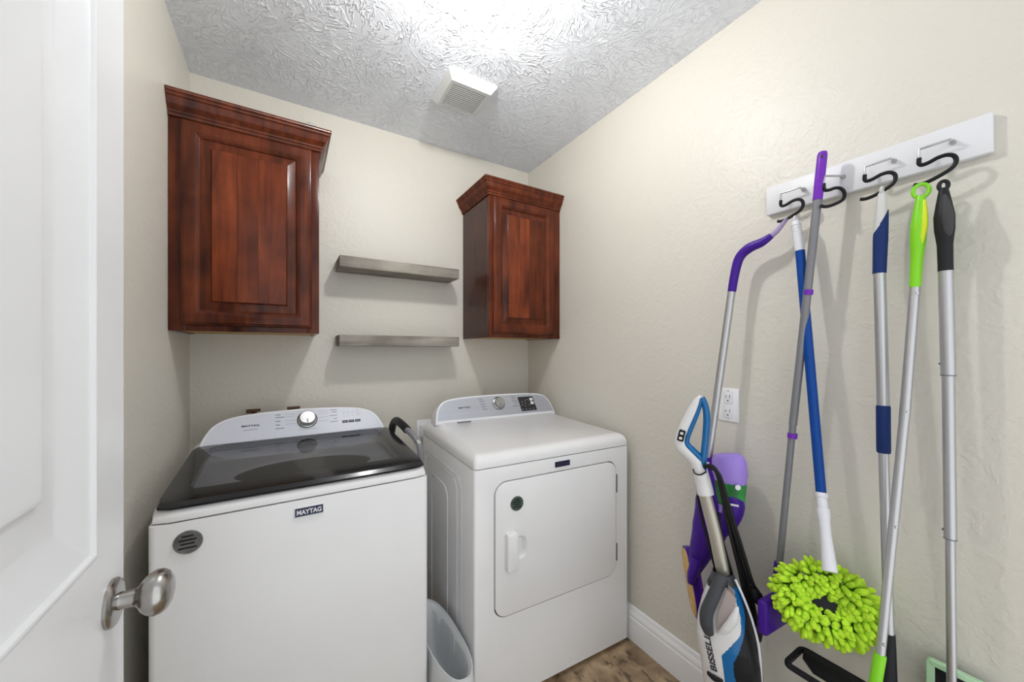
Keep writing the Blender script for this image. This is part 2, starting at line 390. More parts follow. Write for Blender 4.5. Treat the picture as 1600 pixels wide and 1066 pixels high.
# ------------------------------------------------------------------ the room
XL, XR, YB, ZC, YF, ZF = -.344, 1.319, 1.978, 2.44, -.35, .013
def slab(name, *a, m='wall'):
    return struct(finish(name, box(BM(), *a), m, smooth=False))
slab('floor', XL-.1, XR+.1, YF-.1, YB+.1, -.1, ZF, m='floor')
slab('ceiling', XL-.1, XR+.1, YF-.1, YB+.1, ZC, ZC+.1, m='ceiling')
slab('wall_back', XL-.1, XR+.1, YB, YB+.1, ZF, ZC)
slab('wall_left', XL-.1, XL, YF, YB, ZF, ZC)
slab('wall_right', XR, XR+.1, YF, YB, ZF, ZC)
def baseboard(name, xw, sgn, y0, y1):
    prof = [(0, 0), (.015, 0), (.015, .098), (.012, .104), (.012, .108), (.014, .111), (.013, .122), (.008, .132), (.008, .136), (.005, .147), (0, .149)]
    bm = BM(); loft(bm, [[V3(xw+sgn*a, y, ZF+b) for a, b in prof] for y in (y0, y1)])
    return struct(finish(name, bm, 'trim', angle=25))
baseboard('baseboard_right', XR, -1, YF, YB); baseboard('baseboard_left', XL, 1, YF, YB)

# open door along the left wall
XD = -.226; YE = .832
door = struct(empty('door_1', (XD, YE, ZF), world=True), 'white panelled door standing open along the left wall')
bm = BM()
def dface(y0, y1, z0, z1, rings):
    f = lambda i, d: [V3(XD+d, y0+i, z0+i), V3(XD+d, y1-i, z0+i), V3(XD+d, y1-i, z1-i), V3(XD+d, y0+i, z1-i)]
    return [f(i, d) for i, d in rings]
ya, yb_ = YE-.762, YE
rings = [(0, 0), (.003, .0025), (.008, .0025), (.011, -.003), (.020, -.005), (.054, -.014), (.062, -.016), (.068, -.0165), (.117, -.0095), (.120, -.004), (.125, -.003), (.131, -.0035)]
panels = [(ya+.098, yb_-.098, 1.012, 1.93), (ya+.098, yb_-.098, .25, .80)]
zs = [ZF+.008, .25, .80, 1.012, 1.93, 2.045]
def quad(*ps): bm.faces.new([bm.verts.new(p) for p in ps])
for za, zb in zip(zs, zs[1:]):
    if (za, zb) in ((.25, .80), (1.012, 1.93)):
        for q0, q1 in ((ya, ya+.098), (yb_-.098, yb_)): quad((XD, q0, za), (XD, q1, za), (XD, q1, zb), (XD, q0, zb))
        pb = BM(); loft(pb, dface(ya+.098, yb_-.098, za, zb, rings), cap0=False, cap1=True); bmesh.ops.recalc_face_normals(pb, faces=pb.faces); soften(pb, .0012); finish('panel', pb, 'doorpaint', door, angle=60)
    else: quad((XD, ya, za), (XD, yb_, za), (XD, yb_, zb), (XD, ya, zb))
z0, z1, xb = zs[0], zs[-1], XD-.035
quad((xb, ya, z0), (xb, ya, z1), (xb, yb_, z1), (xb, yb_, z0))
quad((XD, yb_, z0), (xb, yb_, z0), (xb, yb_, z1), (XD, yb_, z1)); quad((XD, ya, z0), (XD, ya, z1), (xb, ya, z1), (xb, ya, z0))
quad((XD, ya, z1), (XD, yb_, z1), (xb, yb_, z1), (xb, ya, z1)); quad((XD, ya, z0), (xb, ya, z0), (xb, yb_, z0), (XD, yb_, z0))
bmesh.ops.remove_doubles(bm, verts=bm.verts, dist=1e-5)
finish('door_slab', bm, 'doorpaint', door, smooth=False)
kb = finish('door_knob', lathe(BM(), (XD, .782, .922), (1, 0, 0), [(.024, .010), (.028, .013), (.031, .0165), (.035, .023), (.041, .029), (.049, .0325), (.057, .032), (.064, .0275), (.069, .019), (.0715, .008), (.072, 0)]), 'brushed', door)
kb['label'] = 'brushed nickel egg-shaped knob'
finish('rose', lathe(BM(), (XD, .782, .922), (1, 0, 0), [(0, .0345), (.004, .0345), (.007, .032), (.009, .026), (.010, .014)]), 'brushed', kb)
finish('shank', lathe(BM(), (XD, .782, .922), (1, 0, 0), [(.008, .013), (.014, .012), (.026, .0125), (.028, .010)]), 'brushed', kb)
bm = BM(); box(bm, XD-.024, XD-.010, YE-.001, YE+.001, .895, .95)
finish('latch_plate', bm, 'brushed', door)
# door frame on the hinge side, towards the hall
bm = BM(); box(bm, XL, XD-.04, ya-.05, ya+.03, ZF, 2.09, .003)
struct(finish('trim_1', bm, 'trim'))

# ------------------------------------------------------------------ ceiling light (its light comes from its diffuser)
def frosted(name, e):
    m = bpy.data.materials.new(name); m.use_nodes = True; t = m.node_tree; t.nodes.clear(); N = t.nodes.new; L = t.links.new
    o = N('ShaderNodeOutputMaterial'); tr = N('ShaderNodeBsdfTransparent'); em = N('ShaderNodeEmission'); em.inputs[1].default_value = e; mx = N('ShaderNodeMixShader')
    nz = N('ShaderNodeTexNoise'); nz.inputs['Scale'].default_value = 6; cr = N('ShaderNodeValToRGB'); cr.color_ramp.elements[0].color = (1, .98, .96, 1); cr.color_ramp.elements[1].color = (1, 1, 1, 1)
    L(nz.outputs['Fac'], cr.inputs[0]); L(cr.outputs[0], em.inputs[0])
    mx.inputs[0].default_value = .35; L(tr.outputs[0], mx.inputs[1]); L(em.outputs[0], mx.inputs[2]); L(mx.outputs[0], o.inputs[0]); return m
def ceiling_light(loc, power, label, r=.104):
    root = tag(empty('ceiling_light', loc, world=True), label, 'ceiling light')
    x, y, z = loc
    finish('base_pan', lathe(BM(), (x, y, z), (0, 0, -1), [(0, r+.003), (.010, r+.005), (.014, r+.002), (.014, r-.004), (.006, r-.006), (.005, 0)], 40), 'plastic_white', root)
    df = BM(); prof = [(.012, r-.003)]+[(.012+.100*math.sin(a*math.pi/20), (r-.003)*math.cos(a*math.pi/20)) for a in range(1, 11)]
    lathe(df, (x, y, z), (0, 0, -1), prof, 40)
    bmesh.ops.delete(df, geom=[f for f in df.faces if abs(f.normal.z) > .99 and len(f.verts) > 8 and f.calc_center_median().z > z-.03], context='FACES')
    finish('frosted_dome', df, frosted('frosted_dome_glass', 20), root)
    finish('bulb', lathe(BM(), (x, y, z), (0, 0, -1), [(.010, .012), (.048, .013)]+[(.074-.026*math.cos(a*math.pi/8), .026*math.sin(a*math.pi/8)) for a in range(2, 9)], 20), emit_mat('lit_bulb', (1, .985, .965), power), root)
ceiling_light((.484, .950, ZC), LAMP_W, 'lit white dome ceiling light beside the exhaust vent')

# exhaust fan grille
vx0, vx1, vy0, vy1 = .552, .772, 1.396, 1.612
fan = tag(empty('exhaust_vent', (.662, 1.504, ZC), world=True), 'white square exhaust vent grille on the textured ceiling', 'vent')
def rect(x0, x1, y0, y1, z): return [V3(x0, y0, z), V3(x1, y0, z), V3(x1, y1, z), V3(x0, y1, z)]
bm = BM()
zb = ZC-.034
loft(bm, [rect(vx0, vx1, vy0, vy1, ZC), rect(vx0, vx1, vy0, vy1, ZC-.008), rect(vx0+.018, vx1-.018, vy0+.018, vy1-.018, zb+.003), rect(vx0+.021, vx1-.021, vy0+.021, vy1-.021, zb),
          rect(vx0+.034, vx1-.034, vy0+.034, vy1-.034, zb), rect(vx0+.034, vx1-.034, vy0+.034, vy1-.034, zb+.02)], cap0=False, cap1=False)
finish('grille_frame', bm, 'ventplastic', fan)
bm = BM(); box(bm, vx0+.03, vx1-.03, vy0+.03, vy1-.03, zb+.0055, zb+.0095); finish('vent_shade_plate', bm, 'void_shade', fan)  # black plate close behind the slats, standing in for the shade inside
ns = 13
for k in range(ns):
    yc = vy0+.034+(vy1-vy0-.068)*(k+.5)/ns
    bm = BM(); box(bm, vx0+.033, vx1-.033, yc-.0031, yc+.0031, zb, zb+.0035, .0008, 1)
    finish('slat', bm, 'ventplastic', fan)

# ------------------------------------------------------------------ wall cabinets
def cabinet(x0, x1, dx0, dx1, ret, label):
    yf, zb_, zt = 1.654, 1.368, 2.10
    root = tag(empty('wall_cabinet', ((x0+x1)/2, YB, zb_), world=True), label, 'cabinet', 'cherry wall cabinets above the laundry machines')
    bm = BM(); box(bm, x0, x1, yf+.019, YB-.001, zb_+.012, zt); finish('carcass', bm, 'cherry_dark', root)
    # face frame: two stiles, two rails
    for a, b in ((x0, dx0+.012), (dx1-.012, x1)):
        bm = BM(); box(bm, a, b, yf, yf+.019, zb_, zt, .0012); finish('stile', bm, 'cherry', root)
    for a, b in ((zb_, 1.40), (2.07, zt)):
        bm = BM(); box(bm, dx0+.012, dx1-.012, yf+.0004, yf+.019, a, b, .0008); finish('rail', bm, 'cherry', root)
    for a, b in ((x0, x0+.014), (x1-.014, x1)):
        bm = BM(); box(bm, a, b, yf+.019, YB-.001, zb_, zb_+.012); finish('skirt', bm, 'cherry_dark', root)
    bm = BM(); box(bm, x0+.014, x1-.014, yf+.019, YB-.002, zb_+.003, zb_+.012); finish('underside_panel', bm, 'raw_ply', root)['label'] = 'unfinished yellow plywood underside'
    # door: frame with stepped sticking and a raised panel of three glued boards
    dz0, dz1 = 1.388, 2.083; y1 = yf-.021
    door = bm = BM()
    ins = .040
    nested(bm, dx0, dx1, dz0, dz1, [(0, y1+.010), (.003, y1+.005), (.006, y1+.0045), (.009, y1), (ins, y1), (ins+.002, y1+.003), (ins+.005, y1+.003), (ins+.009, y1+.008), (ins+.011, y1+.009), (ins+.013, y1+.0145), (ins+.015, y1+.0145), (ins+.041, y1+.008), (ins+.0445, y1+.0035)], yf-.0004)
    soften(bm, .0011)
    d = finish('cabinet_door', bm, 'cherry', root, angle=60)
    f0, f1, g0, g1 = dx0+ins+.0445, dx1-ins-.0445, dz0+ins+.0445, dz1-ins-.0445
    cuts = [f0, f0+(f1-f0)*.32, f0+(f1-f0)*.60, f1]
    for a, b in zip(cuts, cuts[1:]):
        bm = BM(); box(bm, a+.0001, b-.0001, y1+.0006, y1+.006, g0, g1, .0004, 1); finish('board', bm, 'cherry_board', d)
    # crown moulding, mitred at the free end
    prof = [(0, 0), (.006, 0), (.007, .010), (.011, .013), (.011, .018), (.016, .024), (.024, .034), (.029, .046), (.031, .054), (.036, .057), (.036, .064), (.041, .068), (.041, .078), (0, .078)]
    zc = 2.088
    loops = []
    if ret > 0: path = lambda o: [(x0+.0005, yf-o), (x1+o, yf-o), (x1+o, YB-.001)]
    else: path = lambda o: [(x0-o, YB-.001), (x0-o, yf-o), (x1-.0005, yf-o)]
    for k in range(3): loops.append([V3(*path(o)[k], zc+z) for o, z in prof])
    bm = BM(); loft(bm, loops); soften(bm, .0010); finish('crown_moulding', bm, 'cherry', root, angle=60)
    return root
cabinet(XL+.001, .106, -.310, .079, 1, 'cherry wall cabinet against the left wall, above the washer')
cabinet(.866, XR-.002, .885, 1.268, -1, 'cherry wall cabinet in the right corner, above the dryer')

# scrap of clear wrap on the left cabinet
bm = BM(); bmesh.ops.create_icosphere(bm, subdivisions=3, radius=1)
for v in bm.verts:
    k = 1+.35*noise.noise(v.co*2.3)+.2*noise.noise(v.co*6)
    v.co = Vector((.078+v.co.x*.030*k, 1.648+v.co.y*.022*k, 2.1665+max(v.co.z, -.0)*.024*k))
tag(finish('plastic_wrap', bm, glass_mat('clear_wrap', (.93, .96, .96), .15, .25, (.8, .85, .85)), base=(.078, 1.648, 2.1665), smooth=False), 'crumpled clear plastic wrap on top of the left cherry cabinet', 'plastic wrap')

# ------------------------------------------------------------------ floating shelves
for zt, lab in ((1.732, 'upper grey-washed wood floating shelf on the back wall'), (1.373, 'lower grey-washed wood floating shelf on the back wall')):
    bm = BM(); box(bm, .198, .777, 1.823, YB-.0005, zt-.050, zt, .0015)
    tag(finish('floating_shelf', bm, 'greywood', base=(.496, YB, zt-.05)), lab, 'shelf', 'grey floating shelves between the cabinets')

# ------------------------------------------------------------------ washer (local: front left bottom corner at the origin)
def ray_rect(cx, cy, w, h, r, n=96):
    """rounded rectangle sampled at equal angles about its centre so it can be lofted to ellipses"""
    out = []
    for k in range(n):
        a = 2*math.pi*(k+.5)/n; c, s = math.cos(a), math.sin(a)
        p = 26.0
        # superellipse that tends to a rounded rectangle
        t = (abs(c/(w/2))**p+abs(s/(h/2))**p)**(-1/p)
        out.append((cx+c*t, cy+s*t))
    return out
EX = Vector((1, 0, 0))
WA = tag(empty('washing_machine', (-.286, 1.197, ZF), 1.1), 'white top-loading washing machine with smoked glass lid', 'washing machine')
OFF[WA.name] = Vector((0, 0, ZF))
WW, WD = .69, .655
bm = BM(); prism(bm, rrect(WW, WD, .016, 5, WW/2, WD/2), (0, 0, 0), (1, 0, 0), (0, 1, 0), (0, 0, 1), .03, .878, .002); finish('cabinet_body', bm, 'enamel', WA)
bm = BM(); prism(bm, rrect(WW-.024, WD-.024, .014, 5, WW/2, WD/2), (0, 0, 0), (1, 0, 0), (0, 1, 0), (0, 0, 1), .876, .884); finish('seam_shade_fill', bm, 'seam', WA)  # dark insert that paints the shade of the open seam
for fx in (.06, .63):
    for fy in (.06, .58):
        finish('foot', lathe(BM(), (fx, fy, ZF), (0, 0, 1), [(0, .02), (.006, .02), (.007, .01), (.02, .01)], 14), 'seam', WA)
zt = lambda y: .046*min(max(y, 0), .5)/.5
def wl(ins, z, slope): return [V3(x, y, z+(zt(y) if slope else 0)) for x, y in ray_rect(WW/2, WD/2, WW-2*ins, WD-2*ins, .02)]
bm = BM()
cxo, cyo = .352, .300
ell = lambda rx, ry, z: [V3(cxo+rx*math.cos(2*math.pi*(k+.5)/96), cyo+ry*math.sin(2*math.pi*(k+.5)/96), z) for k in range(96)]
def wl2(x0, x1, y0, y1, z, s): return [V3(x, y, z+(zt(y) if s else 0)) for x, y in ray_rect((x0+x1)/2, (y0+y1)/2, x1-x0, y1-y0, .02)]
loft(bm, [wl(0, .8815, 0), wl(0, .889, 0), wl(.003, .898, 1), wl(.010, .905, 1), wl(.020, .9075, 1), wl2(.045, .645, .050, .500, .906, 1), wl2(.055, .635, .060, .490, .885, 0), ell(.222, .142, .884), ell(.212, .134, .880), ell(.206, .128, .86)], cap0=False, cap1=False)
finish('top_panel', bm, 'enamel', WA, angle=50)
bm = BM(); loft(bm, [wl2(.046, .644, .051, .499, .905, 1), wl2(.050, .640, .055, .495, .9005, 0), ell(.222, .142, .8935), ell(.212, .134, .8895), ell(.206, .128, .870)], cap0=False, cap1=False); finish('deck', bm, 'deck', WA, angle=50)
bm = BM(); loft(bm, [ell(.205, .127, .872), ell(.188, .114, .865), ell(.186, .112, .85), ell(.20, .124, .82), ell(.21, .135, .45)], cap0=False); finish('tub', bm, 'tub', WA, angle=50)
# lid: dark border ring with a smoked window
zl = lambda y: .920+.034*y/.5
def lidloop(x0, x1, y0, y1, dz, n=96, r=.02): return [V3(x, y, zl(y)+dz) for x, y in ray_rect((x0+x1)/2, (y0+y1)/2, x1-x0, y1-y0, r)]
lx0, lx1, ly0, ly1 = .010, .682, .002, .505
wx0, wx1, wy0, wy1 = .062, .628, .085, .480
bm = BM(); loft(bm, [lidloop(wx0, wx1, wy0, wy1, -.014), lidloop(lx0+.006, lx1-.006, ly0+.010, ly1, -.014), lidloop(lx0, lx1, ly0+.002, ly1, -.010), lidloop(lx0, lx1, ly0, ly1, -.004), lidloop(lx0+.003, lx1-.003, ly0+.010, ly1-.002, .0045), lidloop(lx0+.007, lx1-.007, ly0+.020, ly1-.004, .0058), lidloop(wx0, wx1, wy0, wy1, .006), lidloop(wx0, wx1, wy0, wy1, -.014)], cap0=False, cap1=False)
bmesh.ops.remove_doubles(bm, verts=bm.verts, dist=1e-6)
lid = finish('lid', bm, 'lidring', WA, angle=30); lid['label'] = 'smoked black glass lid'
bm = BM(); bm.faces.new([bm.verts.new(p) for p in lidloop(wx0, wx1, wy0, wy1, .0055)]); finish('lid_glass', bm, 'glass', lid)
# console
def console(root, o, top, half, face_m, thick, name='console'):
    o = Vector(o); u = (Vector(top)-o); H = u.length; u.normalize(); n = EX.cross(u)
    wd = half[-1][0]*2
    left = [(x, s) for x, s in half]; right = [(wd-x, s) for x, s in half[:-1]]
    outline = right + left[::-1]
    outline = [(a, b) for a, b in outline]
    # CCW seen from +n
    bm = BM(); prism(bm, outline, o, EX, u, n, -thick, 0, .005); c = finish(name, bm, 'plastic_white', root)
    inner = inset2d(outline, .0085)
    inner = [(a, max(b, .006)) for a, b in inner]
    bm = BM(); prism(bm, inner, o, EX, u, n, -.002, .0010); finish('fascia', bm, face_m, c)
    return c, o, u, n
half = [(.022, -.004), (.030, .030), (.046, .066), (.066, .090), (.095, .107), (.135, .118), (.21, .126), (.345, .131)]
def refine(half, k=5):
    P, _ = catmull([(a, b, 0) for a, b in half], [1]*len(half), k); return [(p.x, p.y) for p in P]
wc, wo, wu, wn = console(WA, (0, .502, .952), (0, .577, 1.060), refine(half), 'console', .075)
def knob(parent, o, u, n, x, s, r, ln):
    p = Vector(o)+EX*x+u*s
    k = finish('dial', lathe(BM(), p, n, [(.001, r*1.12), (.004, r*1.12), (.006, r*.98), (ln*.75, r*.96), (ln*.92, r*.93), (ln, r*.86), (ln, 0)], 40), 'knobface', parent)
    finish('dial_ring', lathe(BM(), p, n, [(.0008, r*1.2), (.003, r*1.2), (.0035, r*1.1)], 40), 'seam', k)
    bm = BM(); bars(bm, [(-.0015, .0015, -r*.8, -r*.25)], p+n*(ln+.0002), EX, u, n); finish('pointer', bm, 'print', k)
knob(wc, wo, wu, wn, .365, .076, .031, .026)
g = .0012
finish('lettering', text_bm('MAYTAG', wo+EX*.145+wu*.066+wn*g, EX, wu, .0085, .056, bold=.03), 'printdark', wc)
bm = BM(); bars(bm, [(.150, .196, .052, .0555)], wo+wn*g, EX, wu, wn); finish('model_line', bm, 'printlight', wc)
bm = BM()
for s, wdt in ((.107, .017), (.096, .030), (.079, .017), (.063, .016), (.048, .030)): bars(bm, [(.254, .254+wdt, s-.0013, s+.0013)], wo+wn*g, EX, wu, wn)
for s, wdt in ((.111, .026), (.101, .021), (.085, .028), (.070, .016), (.057, .028)): bars(bm, [(.478-wdt, .478, s-.0010, s+.0010)], wo+wn*g, EX, wu, wn)
finish('cycle_names', bm, 'print', wc)['kind'] = 'stuff'
bm = BM()
for s in (.107, .096, .079, .063): bars(bm, [(.288, .322, s-.0004, s+.0004), (.408, .446, s+.002, s+.0028)], wo+wn*g, EX, wu, wn)
for q, xx in enumerate((.500, .518, .535, .556)): bars(bm, [(xx, xx+.010, .098-.001, .099), (xx, xx+.010, .088, .089), (xx, xx+.010, .076, .077)], wo+wn*g, EX, wu, wn)
bars(bm, [(.553, .573, .104, .1045), (.553, .573, .083, .0835), (.553, .5535, .083, .104), (.5725, .573, .083, .104), (.33, .40, .033, .0345)], wo+wn*g, EX, wu, wn)
finish('fine_print', bm, 'printlight', wc)['kind'] = 'stuff'
for k in range(3):
    b = BM(); bars(b, [(.496+.0255*k, .518+.0255*k, .046, .057)], wo+wn*g, EX, wu, wn, .001)
    bt = finish('button', b, 'printdark', wc)
    b = BM(); bars(b, [(.499+.0255*k, .514+.0255*k, .0505, .0525)], wo+wn*(g+.0009), EX, wu, wn); finish('button_print', b, 'printlight', bt)
def badge(root, x0, x1, z0, z1, y, frame, txtm):
    bm = BM()
    if frame: box(bm, x0-.002, x1+.002, y-.002, y+.0015, z0-.002, z1+.002, .0008, 1); b0 = finish('badge', bm, 'silverprint', root); bm = BM(); box(bm, x0, x1, y-.003, y, z0, z1, .0004, 1); finish('badge_field', bm, 'navy', b0)
    else: box(bm, x0, x1, y-.003, y+.001, z0, z1, .0006, 1); b0 = finish('badge', bm, 'navy', root)
    finish('lettering', text_bm('MAYTAG', V3(x0+.004, y-.0032, z0+.0045), EX, (0, 0, 1), z1-z0-.009, x1-x0-.008, bold=.035), txtm, b0)
badge(WA, .303, .373, .832, .855, -.0005, True, 'silverprint')

# ------------------------------------------------------------------ dryer
DR = tag(empty('clothes_dryer', (.551, 1.161, ZF), -2.3), 'white front-loading clothes dryer with square door in the right corner', 'dryer')
OFF[DR.name] = Vector((0, 0, ZF))
DW, DD = .734, .66
bm = BM(); prism(bm, rrect(DW, DD, .010, 4, DW/2, DD/2), (0, 0, 0), (1, 0, 0), (0, 1, 0), (0, 0, 1), .036, .8825, .0015); dbody = bm
bm = BM(); prism(bm, rrect(DW-.010, DD-.010, .009, 4, DW/2, DD/2), (0, 0, 0), (1, 0, 0), (0, 1, 0), (0, 0, 1), .88, .888); finish('seam_shade_fill', bm, 'seam', DR)  # dark insert colouring in the shade under the top panel seam
for fx in (.06, .67):
    for fy in (.06, .58):
        finish('foot', lathe(BM(), (fx, fy, ZF), (0, 0, 1), [(0, .02), (.006, .02), (.007, .01), (.026, .01)], 14), 'seam', DR)
def dl(ix, iy, z, sl, tap=0):
    out = []
    for x, y in rrect(DW-2*ix, DD-2*iy, .014, 5, DW/2, DD/2):
        f = min(max(y/.55, 0), 1); x = DW/2+(x-DW/2)*(1-tap*f); out.append(V3(x, y, z+sl*f))
    return out
bm = BM(); loft(bm, [dl(0, 0, .8855, 0), dl(0, 0, .902, .002), dl(.002, .003, .913, .010), dl(.007, .010, .923, .018, .05), dl(.014, .022, .9295, .026, .12), dl(.024, .036, .9315, .029, .13)]); finish('top_panel', bm, 'enamel', DR, angle=60)
half = [(.022, -.012), (.030, .030), (.040, .062), (.058, .088), (.085, .105), (.130, .114), (.22, .120), (.367, .1225)]
dc, do, du, dn = console(DR, (0, .520, .960), (0, .570, 1.070), refine(half), 'console_silver', .085)
knob(dc, do, du, dn, .372, .072, .029, .022)
finish('lettering', text_bm('MAYTAG', do+EX*.148+du*.058+dn*g, EX, du, .0085, .06, bold=.03), 'printdark', dc)
bm = BM()
for s, a, b_ in ((.099, .262, .284), (.088, .266, .296), (.073, .268, .292), (.059, .272, .294), (.046, .274, .300), (.101, .452, .472), (.091, .452, .478), (.077, .452, .484), (.064, .466, .484), (.050, .452, .490)): bars(bm, [(a, b_, s-.0013, s+.0013)], do+dn*g, EX, du, dn)
finish('cycle_names', bm, 'print', dc)['kind'] = 'stuff'
bm = BM(); prism(bm, [(.500, .018), (.597, .018), (.585, .097), (.490, .097)], do+dn*g, EX, du, dn, -.001, .0008); cp = finish('control_panel', bm, 'blackgloss', dc)
for s in (.052, .072):
    b = BM(); prism(b, rrect(.020, .015, .002, 2, .5745-(s-.052)*.14, s+.008), do+dn*(g+.0008), EX, du, dn, -.0003, .0008); finish('button', b, 'silverprint', cp)
b = BM()
for xx, s in ((.508, .028), (.530, .028), (.553, .028), (.577, .028), (.510, .052), (.528, .046), (.532, .060), (.552, .050), (.512, .068), (.532, .074), (.545, .080)): bars(b, [(xx-.004, xx+.004, s-.001, s+.001)], do+dn*(g+.0009), EX, du, dn, .0004)
finish('panel_print', b, 'printlight', cp)['kind'] = 'stuff'
bm = BM(); box(bm, .122, .190, .486, .495, .955, .9588); finish('top_marking', bm, 'print', DR)
# door with dark shadow gap, finger pocket and grip
oc, oz = (.078+.660)/2, (.34+.826)/2
FN = Vector((0, -1, 0)); UZ = Vector((0, 0, 1))
def boolean(a_bm, cut_bms):
    me = bpy.data.meshes.new('t'); bmesh.ops.recalc_face_normals(a_bm, faces=a_bm.faces); a_bm.to_mesh(me); a_bm.free(); a = bpy.data.objects.new('t', me); COL.objects.link(a); cs = []
    for c in cut_bms:
        m2 = bpy.data.meshes.new('c'); bmesh.ops.recalc_face_normals(c, faces=c.faces); c.to_mesh(m2); c.free(); co = bpy.data.objects.new('c', m2); COL.objects.link(co); cs.append(co)
        md = a.modifiers.new('b', 'BOOLEAN'); md.object = co; md.operation = 'DIFFERENCE'; md.solver = 'EXACT'
    dg = bpy.context.evaluated_depsgraph_get(); dg.update()
    me2 = bpy.data.meshes.new_from_object(a.evaluated_get(dg)); out = BM(); out.from_mesh(me2)
    for q in [a]+cs: bpy.data.objects.remove(q)
    return out
cutb = BM(); prism(cutb, rrect(.588, .492, .050, 8, oc, oz), (0, 0, 0), EX, UZ, FN, -.030, .02)
finish('cabinet_body', boolean(dbody, [cutb]), 'enamel', DR, angle=30)
bm = BM(); prism(bm, rrect(.588, .492, .050, 8, oc, oz), (0, 0, 0), EX, UZ, FN, -.031, -.0245); finish('door_gap_shade', bm, 'seam', DR)  # dark plate on the recess floor paints the gap's shade
slabbm = BM(); prism(slabbm, rrect(.579, .483, .0455, 8, oc, oz), (0, 0, 0), EX, UZ, FN, -.024, .005, .003)
Dout = [(.150, .533), (.190, .533), (.203, .540), (.209, .553), (.209, .597), (.203, .611), (.190, .618), (.150, .618)]
cut = BM()
loft(cut, [[V3(a, -.012, b) for a, b in Dout], [V3(a, -.0048, b) for a, b in Dout], [V3(a, .010, b) for a, b in inset2d(Dout, .012)]])
ddoor = finish('dryer_door', boolean(slabbm, [cut]), 'enamel', DR, angle=30)
bm = BM(); prism(bm, rrect(.046, .138, .008, 4, .141, .575), (0, 0, 0), EX, UZ, FN, .004, .027, .006); finish('handle', bm, 'enamel', ddoor)
for a, b_ in ((.690, .766), (.396, .468)):
    bm = BM(); tube(bm, [(.6625, -.003, a), (.6625, -.003, b_)], .0038, 10); finish('hinge', bm, 'print', DR)
badge(DR, .340, .411, .8445, .8655, -.0005, False, 'printdark')
# pressed ribs in the left side
SX = Vector((-1, 0, 0)); SY = Vector((0, -1, 0))
def ribloop(y0, y1, z0, z1, r, h, rr=.004):
    pts = rrect(y1-y0, z1-z0, r, 6, (y0+y1)/2, (z0+z1)/2)
    bm = BM(); tube(bm, [V3(-h, a, b) for a, b in pts], rr, 8, closed=True); return bm
finish('pressed_rib', ribloop(.28, .50, .10, .735, .05, -.0005), 'enamel_side', DR)
finish('pressed_rib', ribloop(.17, .58, .08, .80, .05, -.0015), 'enamel_side', DR)
finish('pressed_rib', ribloop(.12, .62, .06, .82, .06, -.002), 'enamel_side', DR)

# round magnets on the machines
def magnet(root, x, z, y, r, m, label):
    mw = root.matrix_basis
    a = root.rotation_euler.z; rx = Vector((math.cos(a), math.sin(a), 0)); ny = Vector((math.sin(a), -math.cos(a), 0))
    p = Vector((root.location.x, root.location.y, 0))+rx*x-ny*y+UZ*z
    t = tag(empty('round_magnet', p, world=True), label, 'magnet', 'round magnets on the laundry machines')
    finish('disc', lathe(BM(), p, ny, [(.0, r), (.0022, r), (.003, r*.97), (.003, 0)], 40), m, t)
    rim = BM(); lathe(rim, p, ny, [(.0028, r*.985), (.0036, r*.97), (.0036, r*.93), (.0028, r*.91)], 40); finish('rim', rim, 'magnet', t)
    b = BM(); L = Vector(rx)
    for s, w_ in ((.55, .42), (.22, .62), (-.10, .5), (-.45, .66)): bars(b, [(-w_*r, w_*r*.9, s*r-.0022, s*r+.0022)], p+ny*.0031, rx, UZ, ny, .0004)
    finish('print_lines', b, 'blackgrip', t)['kind'] = 'stuff'
magnet(WA, .075, .826, -.0005, .0285, 'magnet', 'dark pewter round magnet on the front of the washer')
magnet(DR, .166, .741, -.0055, .0265, 'magnet_green', 'dark green round magnet on the dryer door')

# ------------------------------------------------------------------ things behind and between the machines
t = tag(empty('drain_hose', (.40, 1.75, .93), world=True), 'black and grey bent hose rising between washer and dryer', 'hose')
bm = BM(); tube(bm, [(.418, 1.80, .90), (.418, 1.76, .955), (.418, 1.70, .985), (.421, 1.62, .982), (.428, 1.555, .968)], .0165, 16, smooth=5); finish('foam_sleeve', bm, 'blackgrip', t)
bm = BM(); tube(bm, [(.426, 1.565, .970), (.437, 1.51, .955), (.449, 1.465, .925), (.455, 1.455, .87), (.457, 1.47, .75), (.459, 1.52, .55), (.461, 1.58, .30)], .0125, 16, smooth=6); finish('bend', bm, 'hosegrey', t)
bm = BM(); lathe(bm, (.447, 1.470, .932), (.35, -.5, -.8), [(-.006, .0145), (.012, .0148)], 20); finish('clamp', bm, 'chrome', t)
t = tag(empty('utility_box', (.634, YB, .80), world=True), 'white plastic outlet box on the wall behind the dryer', 'outlet')
bm = BM(); box(bm, .594, .674, YB-.008, YB-.0005, .808, .925, .003); finish('cover_plate', bm, 'trim', t)
bm = BM(); box(bm, .610, .658, YB-.03, YB-.007, .835, .900, .005); finish('plug', bm, 'plastic_white', t)
for (xx, zz, lab) in (((-0.127,1.93,1.048)[0], 1.0, 'dark water hose end behind the washer console, left one'), ((0.022,1.93,1.048)[0], 1.0, 'dark water hose end behind the washer console, nearer its dial')):
    t = tag(empty('water_hose', (xx, 1.95, .7), world=True), lab, 'hose', 'water hoses behind the washer')
    bm = BM(); tube(bm, [(xx, 1.935, .72), (xx, 1.945, .9), (xx, 1.95, .99), (xx, 1.955, 1.026)], .010, 12, smooth=4); finish('hose', bm, 'blackgrip', t)
    bm = BM(); tube(bm, [(xx-.025, 1.94, 1.041), (xx+.025, 1.94, 1.043)], [.008, .006], 10); finish('valve_handle', bm, 'brass', t)
    bm = BM(); tube(bm, [(xx, 1.976, 1.026), (xx, 1.94, 1.026)], .011, 12); finish('valve', bm, 'brass', t)

